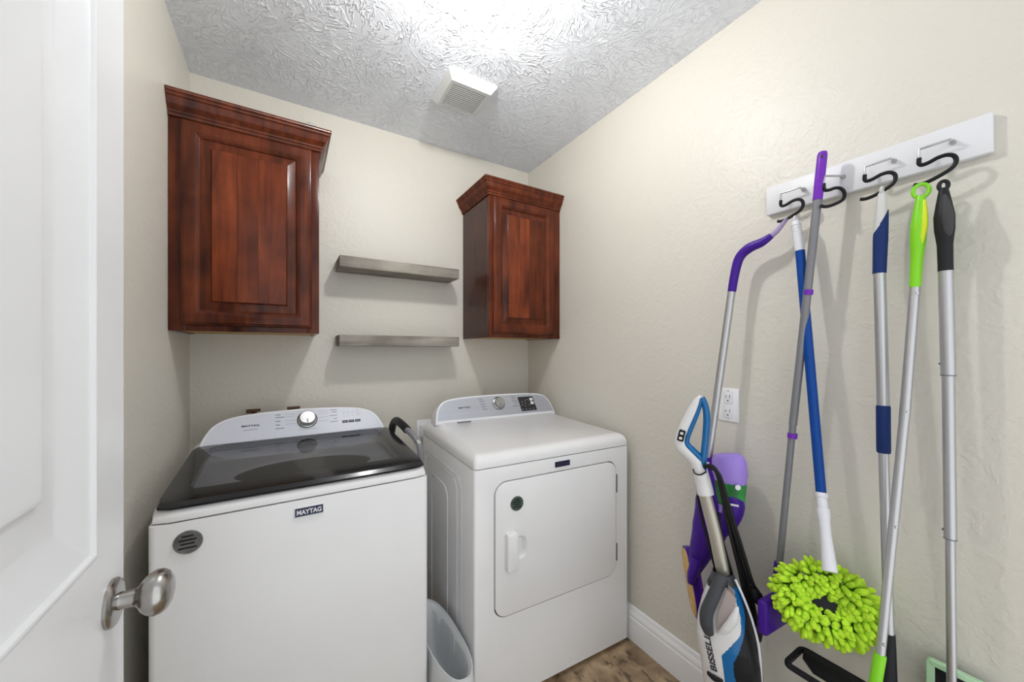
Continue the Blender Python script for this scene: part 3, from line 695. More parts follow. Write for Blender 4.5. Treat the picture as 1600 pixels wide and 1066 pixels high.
# waste bin in the gap
def oval(cx, cy, a, b, z, n=64, p=2.6, wob=0, seed=0, dz=0):
    out = []
    for k in range(n):
        th = 2*math.pi*k/n; c, s = math.cos(th), math.sin(th)
        rr = (abs(c)**p+abs(s)**p)**(-1/p)
        q = 1+wob*noise.noise(Vector((c*2.2+seed, s*2.2, z*7)))+wob*.6*noise.noise(Vector((c*7+seed, s*7, z*3)))
        out.append(V3(cx+a*rr*c*q, cy+b*rr*s*q, z+dz*noise.noise(Vector((c*3, s*3, seed)))))
    return out
bx, by = .477, 1.285
t = tag(empty('waste_bin', (bx, by, ZF), world=True), 'slim grey waste bin in the gap between washer and dryer', 'waste bin')
bm = BM(); loft(bm, [oval(bx, by, .040, .165, ZF+.001), oval(bx, by, .044, .172, ZF+.006), oval(bx, by, .056, .208, .255), oval(bx, by, .0585, .212, .262), oval(bx, by, .056, .209, .264), oval(bx, by, .052, .203, .255), oval(bx, by, .041, .168, ZF+.01)], cap0=True, cap1=True); finish('bin_body', bm, 'bin', t)
bm = BM()
loft(bm, [oval(bx, by, .0685, .232, .135, wob=.10, seed=3, dz=.03), oval(bx, by, .067, .228, .18, wob=.07, seed=3), oval(bx, by, .063, .220, .235, wob=.03, seed=3), oval(bx, by, .0605, .2155, .264), oval(bx, by, .0585, .212, .2675), oval(bx, by, .0555, .208, .264), oval(bx, by, .050, .198, .235, wob=.05, seed=5), oval(bx, by, .046, .185, .17, wob=.08, seed=5), oval(bx, by, .040, .165, .09, wob=.1, seed=5), oval(bx, by, .030, .130, .045, wob=.12, seed=5)], cap0=False)
tube(bm, oval(bx, by, .0595, .2135, .267, p=2.6), .0022, 8, closed=True)
tag(finish('bin_liner', bm, 'bagplastic', base=(bx, by, .1), angle=180), 'translucent white bag lining the slim waste bin', 'bin bag')

# wall outlet on the right wall
t = tag(empty('wall_outlet', (XR, .713, 1.054), world=True), 'white duplex wall outlet on the right wall behind the mop poles', 'outlet')
bm = BM(); box(bm, XR-.006, XR-.0003, .678, .748, 1.054, 1.170, .003); finish('cover_plate', bm, 'trim', t)
for zc in (1.087, 1.137):
    bm = BM(); box(bm, XR-.0085, XR-.005, .697, .729, zc-.0215, zc+.0215, .003); rc = finish('receptacle', bm, 'plastic_white', t)
    bm = BM(); box(bm, XR-.0088, XR-.0083, .7185, .7205, zc-.002, zc+.007); box(bm, XR-.0088, XR-.0083, .7055, .7075, zc-.002, zc+.009); lathe(bm, (XR-.0083, .713, zc-.011), (-1, 0, 0), [(0, .0026), (.0005, .0026)], 12); finish('slots', bm, 'seam', rc)
for zc in (1.064, 1.160): finish('screw', lathe(BM(), (XR-.006, .713, zc), (-1, 0, 0), [(0, .003), (.001, .0025)], 12), 'alu', t)

# ------------------------------------------------------------------ hook rail
rail = tag(empty('hook_rail', (XR, .366, 1.729), world=True), 'white board with four wire hooks on the right wall', 'hook rail')
bm = BM(); box(bm, XR-.019, XR-.0003, .145, .587, 1.729, 1.816, .003); finish('board', bm, 'boardpaint', rail)
HOOKW = [(0, 0), (.045, -.001), (.0465, -.004), (.0475, -.026)]
HOOKC = [(.0475, -.022), (.0478, -.034), (.043, -.040), (.032, -.039), (.018, -.034), (.004, -.034), (-.006, -.041), (-.009, -.053), (-.004, -.065), (.008, -.073), (.030, -.082), (.046, -.0845), (.056, -.082)]
hx = 1.272
for k, (hy, dirv, lab) in enumerate([(.487, (0, 1), 0), (.396, (-.86, .51), 0), (.297, (0, 1), 0), (.201, (0, 1), 0)]):
    dv = Vector((dirv[0], dirv[1], 0)); p0 = V3(hx if k != 1 else 1.285, hy, 1.775)
    bm = BM(); tube(bm, [(XR-.019, hy, 1.775), (p0.x+.004, hy, 1.775)]+[p0+dv*(a+.001)+UZ*b for a, b in HOOKW[1:]], .0026, 10); hk = finish('hook', bm, 'chrome', rail)
    bm = BM(); tube(bm, [p0+dv*a+UZ*b for a, b in HOOKC], .0044, 10, smooth=4); finish('vinyl_coating', bm, 'blackvinyl', hk)
    bm = BM(); lathe(bm, (XR-.019, hy, 1.775), (-1, 0, 0), [(0, .006), (.003, .006), (.012, .004)], 14); finish('collar', bm, 'chrome', hk)

# ------------------------------------------------------------------ long-handled tools
def ring(bm, c, r, rt, nrm, seg=22, flat=None):
    nrm = Vector(nrm).normalized(); ref = UZ if abs(nrm.z) < .9 else EX
    a = (ref-nrm*ref.dot(nrm)).normalized(); b = nrm.cross(a); c = Vector(c)
    fx, fz = flat or (1, 1)
    tube(bm, [c+a*math.cos(2*math.pi*k/seg)*r*fz+b*math.sin(2*math.pi*k/seg)*r*fx for k in range(seg)], rt, 8, closed=True); return bm

# --- spray mop with bent purple handle and purple bottle
A = tag(empty('spray_mop', (1.23,0.785,0.435), world=True), 'purple spray mop with bent handle and cleaner bottle, leftmost on the wall', 'mop')
bm = BM(); tube(bm, [(1.26,0.553,1.651), (1.258,0.581,1.636), (1.256,0.617,1.626), (1.254,0.644,1.603), (1.252,0.657,1.558), (1.25,0.667,1.494)], [.0085, .0135, .0155, .0145, .0135, .0125], 16, smooth=5); finish('handle_grip', bm, 'purple', A)
bm = BM(); tube(bm, [(1.262,0.517,1.687), (1.262,0.527,1.676), (1.261,0.54,1.661), (1.26,0.557,1.649)], [.005, .0065, .008, .009], 14, smooth=4); ht = finish('handle_tip', bm, 'lav_grey', A)
bm = BM(); ring(bm, (1.264,0.518,1.687), .006, .0025, (0, 1, .3)); finish('hanging_loop', bm, 'lav_grey', ht)
pA, pB = Vector((1.25,0.667,1.498)), Vector((1.215,0.732,0.888))
bm = BM(); tube(bm, [pA, pB], .0118, 18); finish('pole', bm, 'alu', A)
# body: flattened wedge from the pole to the head joint
bm = BM(); tube(bm, [(1.215,0.712,0.94), (1.215,0.712,0.878), (1.215,0.707,0.794), (1.215,0.723,0.696), (1.216,0.757,0.597), (1.218,0.78,0.528), (1.22,0.791,0.485)], [.020, .040, .056, .053, .034, .021, .014], 20, smooth=5, flat=(.62, 1.0), flatdir=(1, .35, 0)); finish('body', bm, 'purple', A)
bm = BM(); tube(bm, [(1.225,0.667,0.889), (1.222,0.651,0.802), (1.216,0.664,0.741), (1.212,0.699,0.685)], [.032, .036, .028, .018], 18, smooth=4, flat=(.9, 1), flatdir=(1, .35, 0)); finish('bottle_cradle', bm, 'purple', A)
bm = BM(); tube(bm, [(1.225,0.665,0.965), (1.225,0.664,0.959), (1.225,0.663,0.943), (1.225,0.661,0.906), (1.225,0.66,0.877), (1.224,0.661,0.829), (1.222,0.665,0.776)], [.030, .043, .0495, .052, .0465, .0435, .038], 28, flat=(.75, 1), flatdir=(1, .35, 0)); bt = finish('bottle', bm, 'lavender', A)
bm = BM(); tube(bm, [(1.225,0.66,0.877), (1.224,0.661,0.831), (1.224,0.663,0.804)], [.0475, .0447, .0422], 28, flat=(.75, 1), flatdir=(1, .35, 0), cap=False); lb = finish('label', bm, 'greenlabel', bt)
lb['label'] = 'green printed label'
n_ = Vector((-.90, -.44, 0)); l_ = Vector((.44, -.90, 0))
bm = BM(); lathe(bm, Vector((1.225,0.635,0.874))+n_*.030, n_+l_*.5, [(0, .008), (.004, .008)], 16); finish('round_emblem', bm, 'whitelabel', lb)
bm = BM(); bars(bm, [(-.012, .012, -.003, .003)], Vector((1.222,0.643,0.819))+n_*.0385, l_, UZ, n_); finish('print_bar', bm, 'whitelabel', lb)
# head: slab hanging on edge, tan pad on one face
ax = (Vector((1.215,0.757,0.381))-Vector((1.235,0.815,0.597))); hl = ax.length; ax.normalize()
hc = Vector((1.232,0.791,0.481)); hn = Vector((-.62, .70, .30)); hn = (hn-ax*hn.dot(ax)).normalized(); hw = ax.cross(hn)
sup = lambda a, b, p=3.2, n=40: [((abs(math.cos(t_))**p+abs(math.sin(t_))**p)**(-1/p)*math.cos(t_)*a, (abs(math.cos(t_))**p+abs(math.sin(t_))**p)**(-1/p)*math.sin(t_)*b) for t_ in [2*math.pi*k/n for k in range(n)]]
bm = BM(); prism(bm, sup(hl/2, .050), hc, ax, hw, ax.cross(hw), -.012, .010, .004); hd = finish('head', bm, 'purple', A)
bm = BM(); prism(bm, sup(hl/2-.008, .046), hc, ax, hw, hn, .008, .017, .004); finish('cleaning_pad', bm, 'pad', hd)
bm = BM(); prism(bm, sup(hl/2-.02, .034), hc, ax, hw, -hn, .008, .024, .006); finish('head_hinge', bm, 'violet', hd)
bm = BM(); tube(bm, [(1.205,0.76,0.586), (1.192,0.766,0.536), (1.19,0.773,0.498)], [.018, .017, .011], 16, smooth=3); finish('joint', bm, 'purple', A)

# --- chenille mop: white tip, blue tube, white neck, lime head
B = tag(empty('chenille_mop', (1.2,0.409,0.641), world=True), 'blue-handled mop with fluffy lime green chenille head', 'mop')
b0, b1, b2, b3 = Vector((1.262,0.493,1.676)), Vector((1.26,0.481,1.587)), Vector((1.235,0.423,0.911)), Vector((1.155,0.378,0.748))
dB = (b1-b0).normalized()
bm = BM(); tube(bm, [b0, b0+dB*.004, b0+dB*.04, b1], [.008, .0105, .0115, .0118], 18); tp = finish('handle_tip', bm, 'whitehandle', B)
for k in range(8):
    bm = BM(); q = b0.lerp(b1, .12+.1*k); tube(bm, [q, q+dB*.003], .0122, 16); finish('tip_rib', bm, 'whitehandle', tp)
bm = BM(); ring(bm, b0+UZ*.006, .008, .003, (0, 1, 0)); finish('hanging_loop', bm, 'whitehandle', tp)
bm = BM(); tube(bm, [b1, b2], .0118, 18); finish('pole', bm, 'blue', B)
bm = BM(); tube(bm, [b2+UZ*.004, b2.lerp(b3, .04), b2.lerp(b3, .06), b2.lerp(b3, .20), b2.lerp(b3, .205), b2.lerp(b3, .27), b2.lerp(b3, .36), b2.lerp(b3, .52), b2.lerp(b3, .85), b3], [.0145, .0145, .012, .012, .0150, .0150, .0125, .0118, .0145, .0160], 20); finish('neck', bm, 'whitehandle', B)
Nc = Vector((-.86, -.42, .29)).normalized(); c0 = Vector((1.2,0.406,0.641))
La = UZ.cross(Nc).normalized(); Ua = Nc.cross(La)
bm = BM(); prism(bm, sup(.060, .042, 2.2, 32), c0, La, Ua, Nc, -.018, .020, .004); finish('mop_plate', bm, 'blackplastic', B)
bm = BM()
rnd = random.Random(11)
def finger(bm, p, d, ln, r):
    side = d.cross(Vector((rnd.uniform(-1, 1), rnd.uniform(-1, 1), rnd.uniform(-1, 1)))).normalized()
    bend = side*ln*rnd.uniform(.05, .3)
    tube(bm, [p, p+d*ln*.25+bend*.2, p+d*ln*.6+bend*.6, p+d*ln*.88+bend, p+d*ln+bend*1.1], [r*.8, r*1.02, r*1.08, r*.85, r*.25], 7)
RA, RB, RM = .066, .052, .044
for i in range(30):
    for j in range(13):
        th = 2*math.pi*(i+.5*(j % 2)+rnd.uniform(-.25, .25))/30; ps = -1.9+5.05*(j+.5)/13+rnd.uniform(-.1, .1)
        rad = La*math.cos(th)+Ua*math.sin(th)
        cen = c0+La*math.cos(th)*RA+Ua*math.sin(th)*RB
        dn_ = (rad*math.cos(ps*.9)+Nc*math.sin(ps*.9)*1.0)
        sc = 1.0 if ps < 1.45 else .75
        droop = -UZ*.35
        finger(bm, cen+dn_*RM*.55, (dn_+droop+Vector((rnd.uniform(-.4, .4), rnd.uniform(-.4, .4), rnd.uniform(-.4, .4)))).normalized(), 0.030*sc*rnd.uniform(.8, 1.15), .0068*rnd.uniform(.85, 1.15))
fo = finish('chenille_fringe', bm, 'mopgreen', B, angle=180); fo['kind'] = 'stuff'; fo['label'] = 'lime green chenille fingers'

# --- grey pole with purple grip and purple block head
C = tag(empty('broom', (1.22,0.521,0.569), world=True), 'grey pole with bright purple grip and flat purple head, second hook', 'broom')
c0_, c1_, c2_, c3_ = Vector((1.245,0.423,1.842)), Vector((1.246,0.435,1.714)), Vector((1.248,0.494,1.085)), Vector((1.25,0.53,0.648))
dC = (c1_-c0_).normalized()
bm = BM(); tube(bm, [c0_, c0_+dC*.002, c0_+dC*.010, c0_.lerp(c1_, .5), c1_], [.006, .0095, .0115, .0118, .0112], 18); gp = finish('grip', bm, 'violet', C)
bm = BM(); nC = Vector((-.94, -.33, 0)); prism(bm, sup(.0032, .0062, 2, 18), c0_+dC*.017, (.33, -.94, 0), UZ, nC, .008, .0116); finish('hanging_hole', bm, 'seam', gp)
bm = BM(); tube(bm, [c1_, c2_], .0101, 18); finish('pole', bm, 'alu_dark', C)
bm = BM(); tube(bm, [c2_-UZ*.0005, c3_], .0088, 18); finish('inner_pole', bm, 'alu_dark', C)
for (u0, r_) in ((Vector((1.246,0.456,1.463)), .0112), (Vector((1.248,0.495,1.054)), .0122)):
    bm = BM(); tube(bm, [u0+dC*-.007, u0+dC*.007], r_, 18); finish('collar', bm, 'violet', C)
bm = BM(); box(bm, 1.130, 1.300, .500, .526, .505, .600, .008, 3)
for v in bm.verts: v.co.y += (1.285-v.co.x)*.06
hb = finish('head', bm, 'purple', C)
bm = BM(); tube(bm, [c3_+UZ*.02, V3(1.25, c3_.y+.001, .59)], [.0125, .017], 16); finish('socket', bm, 'purple', hb)

# --- navy and white handled flat mop with black frame
D = tag(empty('flat_mop', (1.195, .285, .45), world=True), 'silver flat mop with navy grip and white tip, black frame head', 'mop')
d0, d1, d2, d3, d4 = [Vector(q) for q in ((1.262,0.31,1.695), (1.26,0.314,1.492), (1.247,0.304,1.165), (1.242,0.302,1.05), (1.215,0.286,0.628))]
dD = (d1-d0).normalized()
bm = BM(); tube(bm, [d0, d0+dD*.006, d0.lerp(d1, .18), d0.lerp(d1, .42), d0.lerp(d1, .62)], [.004, .0075, .0105, .0132, .0132], 20); tp = finish('handle_tip', bm, 'offwhite', D)
bm = BM(); ring(bm, d0-dD*.002, .0085, .003, (0, 1, .1)); finish('hanging_loop', bm, 'offwhite', tp)
bm = BM(); tube(bm, [d0.lerp(d1, .36), d0.lerp(d1, .44), d0.lerp(d1, .6), d0.lerp(d1, .9), d1], [.0130, .0138, .0140, .0130, .0128], 24)
lv = Vector((-.45, .89, 0))
for v in bm.verts:                                   # slanted top edge of the grip
    tt = (v.co-d0).dot(dD)/(d1-d0).length
    q = (v.co-d0.lerp(d1, tt)); wgt = max(0, 1-(tt-.27)/.33)
    v.co += dD*(.034*wgt*q.dot(lv)/.0118)
finish('grip', bm, 'navygrip', D)
bm = BM(); tube(bm, [d1, d2], .0118, 18); finish('pole', bm, 'alu', D)
bm = BM(); tube(bm, [d2, d2.lerp(d3, .03), d2.lerp(d3, .95), d3], [.0125, .0132, .0132, .0122], 20); finish('lower_grip', bm, 'navygrip', D)
bm = BM(); tube(bm, [d3, d4], .0096, 18); finish('inner_pole', bm, 'alu', D)
bm = BM(); tube(bm, [d4+UZ*.004, d4-UZ*.002, (1.200, .287, .475)], [.0105, .0112, .020], 18); finish('socket', bm, 'blackplastic', D)
pl = Vector((1.195, .285, .458))
fr = BM(); o_ = rrect(.112, .385, .022, 6, 0, 0); i_ = inset2d(o_, .013)
f3 = lambda poly, z: [pl+V3(a, b, z) for a, b in poly]
loft(fr, [f3(o_, -.006), f3(o_, .002), f3(inset2d(o_, .003), .006), f3(inset2d(o_, .010), .006), f3(i_, .002), f3(i_, -.006)], cap0=False, cap1=False); hd = finish('head_frame', fr, 'blackplastic', D)
bm = BM(); prism(bm, [(-.020, -.165), (.044, -.165), (.044, .178), (.012, .170), (-.020, .135)], pl, EX, (0, 1, 0), UZ, -.004, .007, .002); finish('head_plate', bm, 'blackgrip', hd)
bm = BM(); box(bm, 1.172, 1.222, .262, .312, .46, .478, .004); finish('swivel', bm, 'blackplastic', hd)

# --- lime handled pole
E = tag(empty('dust_mop', (1.125, .33, ZF), world=True), 'silver pole with lime green and yellow looped handle', 'mop')
e0, e1, e2, e3, e4 = [Vector(q) for q in ((1.262,0.244,1.66), (1.256,0.252,1.448), (1.225,0.263,1.14), (1.142,0.283,0.616), (1.131,0.289,0.547))]
dE = (e1-e0).normalized()
bm = BM(); tube(bm, [e0, e0.lerp(e1, .12), e0.lerp(e1, .32), e0.lerp(e1, .5), e0.lerp(e1, .7), e1], [.0075, .0105, .0142, .0135, .0105, .0100], 20, smooth=4); hg = finish('handle_grip', bm, 'lime', E)
bm = BM(); ring(bm, e0-dE*.012, .0135, .0042, (-.25, .0, 0)+Vector((-.75, -.6, 0)) if False else Vector((-.95, -.30, 0)), flat=(.95, 1.15)); finish('hanging_loop', bm, 'lime', hg)
nE = Vector((-.90, -.43, 0)).normalized(); lE = Vector((.43, -.90, 0)).normalized()
bm = BM(); tube(bm, [e0.lerp(e1, .06)+nE*.0065+lE*.004, e0.lerp(e1, .18)+nE*.009+lE*.0055, e0.lerp(e1, .34)+nE*.0108+lE*.006, e0.lerp(e1, .47)+nE*.0095+lE*.004, e0.lerp(e1, .56)+nE*.009+lE*.003], [.0035, .0050, .0062, .0050, .002], 14, smooth=4); finish('yellow_inlay', bm, 'limeyellow', hg)
bm = BM(); tube(bm, [e1, e2], .0094, 18); finish('pole', bm, 'alu', E)
bm = BM(); tube(bm, [e2-UZ*.0004, e2.lerp(e3, .5)], .0089, 18); finish('middle_pole', bm, 'alu', E)
bm = BM(); tube(bm, [e2.lerp(e3, .5), e3], .0086, 18); finish('lower_pole', bm, 'alu', E)
for q in (e2.lerp(e1, .06), e2.lerp(e3, .46), e3.lerp(e2, .05), e1.lerp(e2, .05)):
    finish('snap_button', lathe(BM(), q+nE*.0085+lE*.002, nE, [(0, .003), (.0025, .0026), (.003, .001)], 12), 'chrome', E)
e5 = e4+(e4-e3)*7.2; e5.z = .07
bm = BM(); tube(bm, [e3, e3.lerp(e4, .05), e4, e5], [.0100, .0108, .0108, .012], 18); finish('lower_sleeve', bm, 'lime', E)
bm = BM(); box(bm, e5.x-.05, e5.x+.05, e5.y-.08, e5.y+.05, ZF+.001, ZF+.045, .012, 3); hd = finish('head', bm, 'lime', E)
bm = BM(); box(bm, e5.x-.012, e5.x+.012, e5.y-.02, e5.y+.02, ZF+.04, e5.z+.01, .004); finish('swivel', bm, 'lime', hd)

# --- black handled pole with mint framed pad
F = tag(empty('dusting_mop', (1.25, .19, .2), world=True), 'silver telescopic pole with black bulbous handle and mint framed head, rightmost', 'mop')
f0, f1, f2, f3_, f4 = [Vector(q) for q in ((1.262,0.209,1.665), (1.262,0.206,1.478), (1.262,0.202,1.244), (1.262,0.199,0.88), (1.262,0.197,0.562))]
dF = (f1-f0).normalized()
bm = BM(); tube(bm, [f0, f0.lerp(f1, .15), f0.lerp(f1, .34), f0.lerp(f1, .5), f0.lerp(f1, .68), f0.lerp(f1, .9), f1], [.0065, .0115, .0165, .0160, .0125, .0120, .0122], 22, smooth=4); hg = finish('handle_grip', bm, 'blackgrip', F)
bm = BM(); ring(bm, f0-dF*.006, .0085, .0040, Vector((-.95, -.25, 0)), flat=(.8, 1.2)); finish('hanging_loop', bm, 'blackgrip', hg)
nF = Vector((-.96, -.22, 0)).normalized(); lF = Vector((.22, -.96, 0)).normalized()
bm = BM(); tube(bm, [f0.lerp(f1, .08)+nF*.0062, f0.lerp(f1, .2)+nF*.0085+lF*.002, f0.lerp(f1, .36)+nF*.0105+lF*.0035, f0.lerp(f1, .52)+nF*.0098+lF*.004, f0.lerp(f1, .62)+nF*.008+lF*.005], [.003, .0070, .0100, .0085, .0020], 16, smooth=4); finish('grip_inlay', bm, 'greygrip', hg)
bm = BM(); tube(bm, [f1, f2], .0118, 18); finish('pole', bm, 'alu', F)
bm = BM(); tube(bm, [f2, f3_], .0101, 18); finish('middle_pole', bm, 'alu', F)
bm = BM(); tube(bm, [f2+UZ*.0015, f2-UZ*.0008], .0121, 18); tube(bm, [f3_+UZ*.0015, f3_-UZ*.0008], .0105, 18); finish('joint_shadow_ring', bm, 'print', F)
bm = BM(); tube(bm, [f3_, f4, f4+(f4-f3_)*.62], .0080, 18); finish('lower_pole', bm, 'alu', F)
for q, r_ in ((f2+UZ*.026, .0118), (f3_+UZ*.018, .0101)): finish('snap_button', lathe(BM(), q-lF*(r_-.001), -lF+nF*.2, [(0, .003), (.003, .0026), (.0036, .001)], 12), 'print', F)
pf = V3(1.287, .187, .389)
o_ = rrect(.106, .382, .010, 4, 0, 0); f3 = lambda poly, x: [pf+V3(-x, -a, b) for a, b in poly]
bm = BM(); i_ = inset2d(o_, .014)
loft(bm, [f3(o_, -.006), f3(o_, .005), f3(inset2d(o_, .002), .007), f3(inset2d(o_, .012), .007), f3(i_, .005), f3(i_, -.006)], cap0=False, cap1=False); hd = finish('head_frame', bm, 'mint', F)
bm = BM(); prism(bm, i_, pf, (0, -1, 0), UZ, (-1, 0, 0), -.005, .001); finish('head_pad', bm, 'darkpad', hd)
bm = BM(); tube(bm, [f4+(f4-f3_)*.60, (1.280, .187, .389)], [.010, .012], 14); finish('swivel', bm, 'mint', F)

# ------------------------------------------------------------------ upright wet vacuum
VB = Vector((1.13, .62, 0)); VN = Vector((-.893, -.45, 0)); VL = Vector((-.45, .893, 0))
VC = tag(empty('upright_vacuum', (1.13, .60, ZF), world=True), 'white, blue and black upright floor cleaner with looped handle and black cord', 'vacuum')
# handle: white outer arm, blue lining around the hand opening
bm = BM(); tube(bm, [(1.1058,0.668,0.8546), (1.1034,0.6727,0.8793), (1.0998,0.6799,0.9136), (1.0946,0.6902,0.9516), (1.0856,0.7081,0.9747), (1.0765,0.7262,0.9941), (1.0748,0.7296,1.0222), (1.0798,0.7196,1.0581), (1.0881,0.7032,1.1025), (1.0962,0.687,1.1401), (1.101,0.6775,1.1568)], [.0235, .0235, .0225, .0225, .0225, .021, .0190, .0180, .0175, .0150, .0085], 18, smooth=4, flat=(.8, 1), flatdir=VN); hw_ = finish('handle', bm, 'vacwhite', VC)
hw_['label'] = 'white looped hand grip'
bm = BM(); tube(bm, [(1.101,0.6775,1.1548), (1.105,0.6696,1.1296), (1.107,0.6656,1.0943), (1.1062,0.6672,1.0487), (1.1042,0.6711,0.9986), (1.1026,0.6743,0.9544), (1.1042,0.6711,0.9292)], [.008, .0095, .0105, .0105, .0100, .0100, .008], 14, smooth=4, flat=(1.6, 1), flatdir=VN); finish('handle_lining', bm, 'vacblue', hw_)
bm = BM(); tube(bm, [(1.0968,0.6769,1.1491), (1.092,0.6865,1.1085), (1.0847,0.701,1.0629), (1.0789,0.7124,1.0251), (1.0789,0.7124,1.0049), (1.0855,0.6994,0.9888), (1.0936,0.6833,0.9714), (1.0984,0.6738,0.9552)], [.006, .007, .0075, .0075, .0085, .0095, .0095, .006], 14, smooth=4, flat=(1.5, 1), flatdir=VN); finish('handle_lining', bm, 'vacblue', hw_)
sw = Vector((1.0593,0.7202,1.032)); su = (Vector((1.0622,0.7145,1.0589))-Vector((1.0568,0.7252,1.005))).normalized(); sr = su.cross(VN).normalized()
bm = BM(); prism(bm, rrect(.019, .036, .003, 3), sw, sr, su, VN, -.008, .0015, .001); swp = finish('switch_panel', bm, 'blackplastic', hw_)
for s in (-.008, .008):
    bm = BM(); prism(bm, rrect(.009, .008, .002, 2, 0, s), sw, sr, su, VN, .001, .0022); finish('button', bm, 'vacwhite', swp)
bm = BM(); tube(bm, [(1.1026,0.6743,0.871), (1.1066,0.6664,0.8371), (1.1175,0.6447,0.7328), (1.1267,0.6265,0.6239)], .0195, 20, flat=(.62, .95), flatdir=VN); finish('pole', bm, 'taupe', VC)
bm = BM(); prism(bm, sup(.0035, .0035, 2, 12), (1.0982,0.6564,0.9558), -VL, UZ, VN, 0, .003); finish('screw', bm, 'whitelabel', hw_)
# body: lofted shell split into its coloured mouldings
edges = [((1.1152,0.6493,0.6256), (1.1372,0.6057,0.641)), ((1.1129,0.654,0.6023), (1.1409,0.5984,0.6226)), ((1.1082,0.6633,0.5614), (1.1467,0.5868,0.5945)), ((1.1026,0.6743,0.5115), (1.1539,0.5725,0.553)), ((1.0986,0.6822,0.4624), (1.1596,0.5612,0.5108)), ((1.0978,0.6838,0.4178), (1.1645,0.5515,0.4723)), ((1.1002,0.6791,0.3702), (1.1673,0.5459,0.434)), ((1.1034,0.6727,0.3236), (1.1687,0.5432,0.389)), ((1.1066,0.6664,0.2754), (1.1701,0.5404,0.3423)), ((1.1105,0.6586,0.1928), (1.1722,0.5363,0.2634)), ((1.116,0.6478,0.062), (1.1749,0.5309,0.1378))]
dep = [.028, .036, .050, .062, .072, .078, .080, .080, .080, .078, .070]
cs = []; hws = []; 
for (a, b) in edges:
    a = Vector(a); b = Vector(b); cs.append((a+b)/2); hws.append((b-a).length/2)
K = 20
cc, hh = catmull(cs, hws, K); _, dd = catmull(cs, dep, K)
def poly(pts): return [((Vector(p)-VB).dot(VL), p[2]) for p in pts]
def inside(pg, x, y):
    r = False; n = len(pg)
    for i in range(n):
        (x0, y0), (x1, y1) = pg[i-1], pg[i]
        if (y0 > y) != (y1 > y) and x < (x1-x0)*(y-y0)/(y1-y0)+x0: r = not r
    return r
white = poly([(1.0042,0.7363,0.53), (1.0581,0.6294,0.5912), (1.0778,0.5902,0.6082), (1.0856,0.5747,0.596), (1.0899,0.5663,0.5702), (1.0933,0.5594,0.5405), (1.094,0.5581,0.5122), (1.0912,0.5636,0.4808), (1.0849,0.5761,0.4585), (1.0728,0.6002,0.4323), (1.075,0.5959,0.392), (1.0785,0.5888,0.3312), (1.0842,0.5775,0.1456), (1.0042,0.7363,0.0425)])
blue = poly([(1.0742,0.5973,0.6221), (1.0835,0.5789,0.6345), (1.0885,0.5691,0.62), (1.094,0.5581,0.5845), (1.0981,0.5499,0.5375), (1.0975,0.5512,0.5009), (1.0926,0.5608,0.4603), (1.0856,0.5747,0.4209), (1.0864,0.5733,0.3943), (1.0905,0.565,0.3441), (1.0954,0.5553,0.1599), (1.0842,0.5775,0.1456), (1.0785,0.5888,0.3312), (1.0728,0.6002,0.4323), (1.094,0.5581,0.5014), (1.0926,0.5608,0.5399), (1.0856,0.5747,0.596), (1.0778,0.5902,0.6082)])
NS = 240
def sec(i, k, grow=0):
    t_ = 2*math.pi*k/NS; p = 2.5; c, s = math.cos(t_), math.sin(t_)
    rr = (abs(c)**p+abs(s)**p)**(-1/p)
    return cc[i]+VL*(c*rr*(hh[i]+grow))+VN*(s*rr*(dd[i]+grow))
regs = {'white': [], 'blue': [], 'black': [], 'collar': []}
for i in range(len(cc)-1):
    for k in range(NS):
        m_ = (sec(i, k)+sec(i+1, k+1))/2; l = (m_-VB).dot(VL); fr_ = (m_-cc[i]).dot(VN) > -.03
        if i < 24: r_ = 'collar'
        elif fr_ and inside(blue, l, m_.z): r_ = 'blue'
        elif fr_ and inside(white, l, m_.z): r_ = 'white'
        else: r_ = 'black'
        regs[r_].append((i, k))
def shell(name, reg, m, grow, parent):
    bm = BM(); vm = {}
    def gv(i, k):
        k %= NS
        if (i, k) not in vm: vm[(i, k)] = bm.verts.new(sec(i, k, grow))
        return vm[(i, k)]
    for i, k in regs[reg]: bm.faces.new((gv(i, k), gv(i, k+1), gv(i+1, k+1), gv(i+1, k)))
    return finish(name, bm, m, parent, angle=60)
bodyo = shell('body', 'black', 'vacblack', 0, VC)
shell('front_shell', 'white', 'vacwhite', .0015, bodyo); shell('side_swoosh', 'blue', 'vacblue', .0008, bodyo); shell('collar', 'collar', 'vacgrey', .0005, bodyo)
bm = BM(); tube(bm, [(1.1143,0.5844,0.6327), (1.1222,0.5689,0.5941), (1.1305,0.5523,0.5457), (1.1367,0.54,0.4963), (1.1401,0.5332,0.4541), (1.1422,0.5292,0.3928), (1.1428,0.5278,0.3484)], .0035, 10, smooth=4); finish('side_trim', bm, 'silverprint', bodyo)
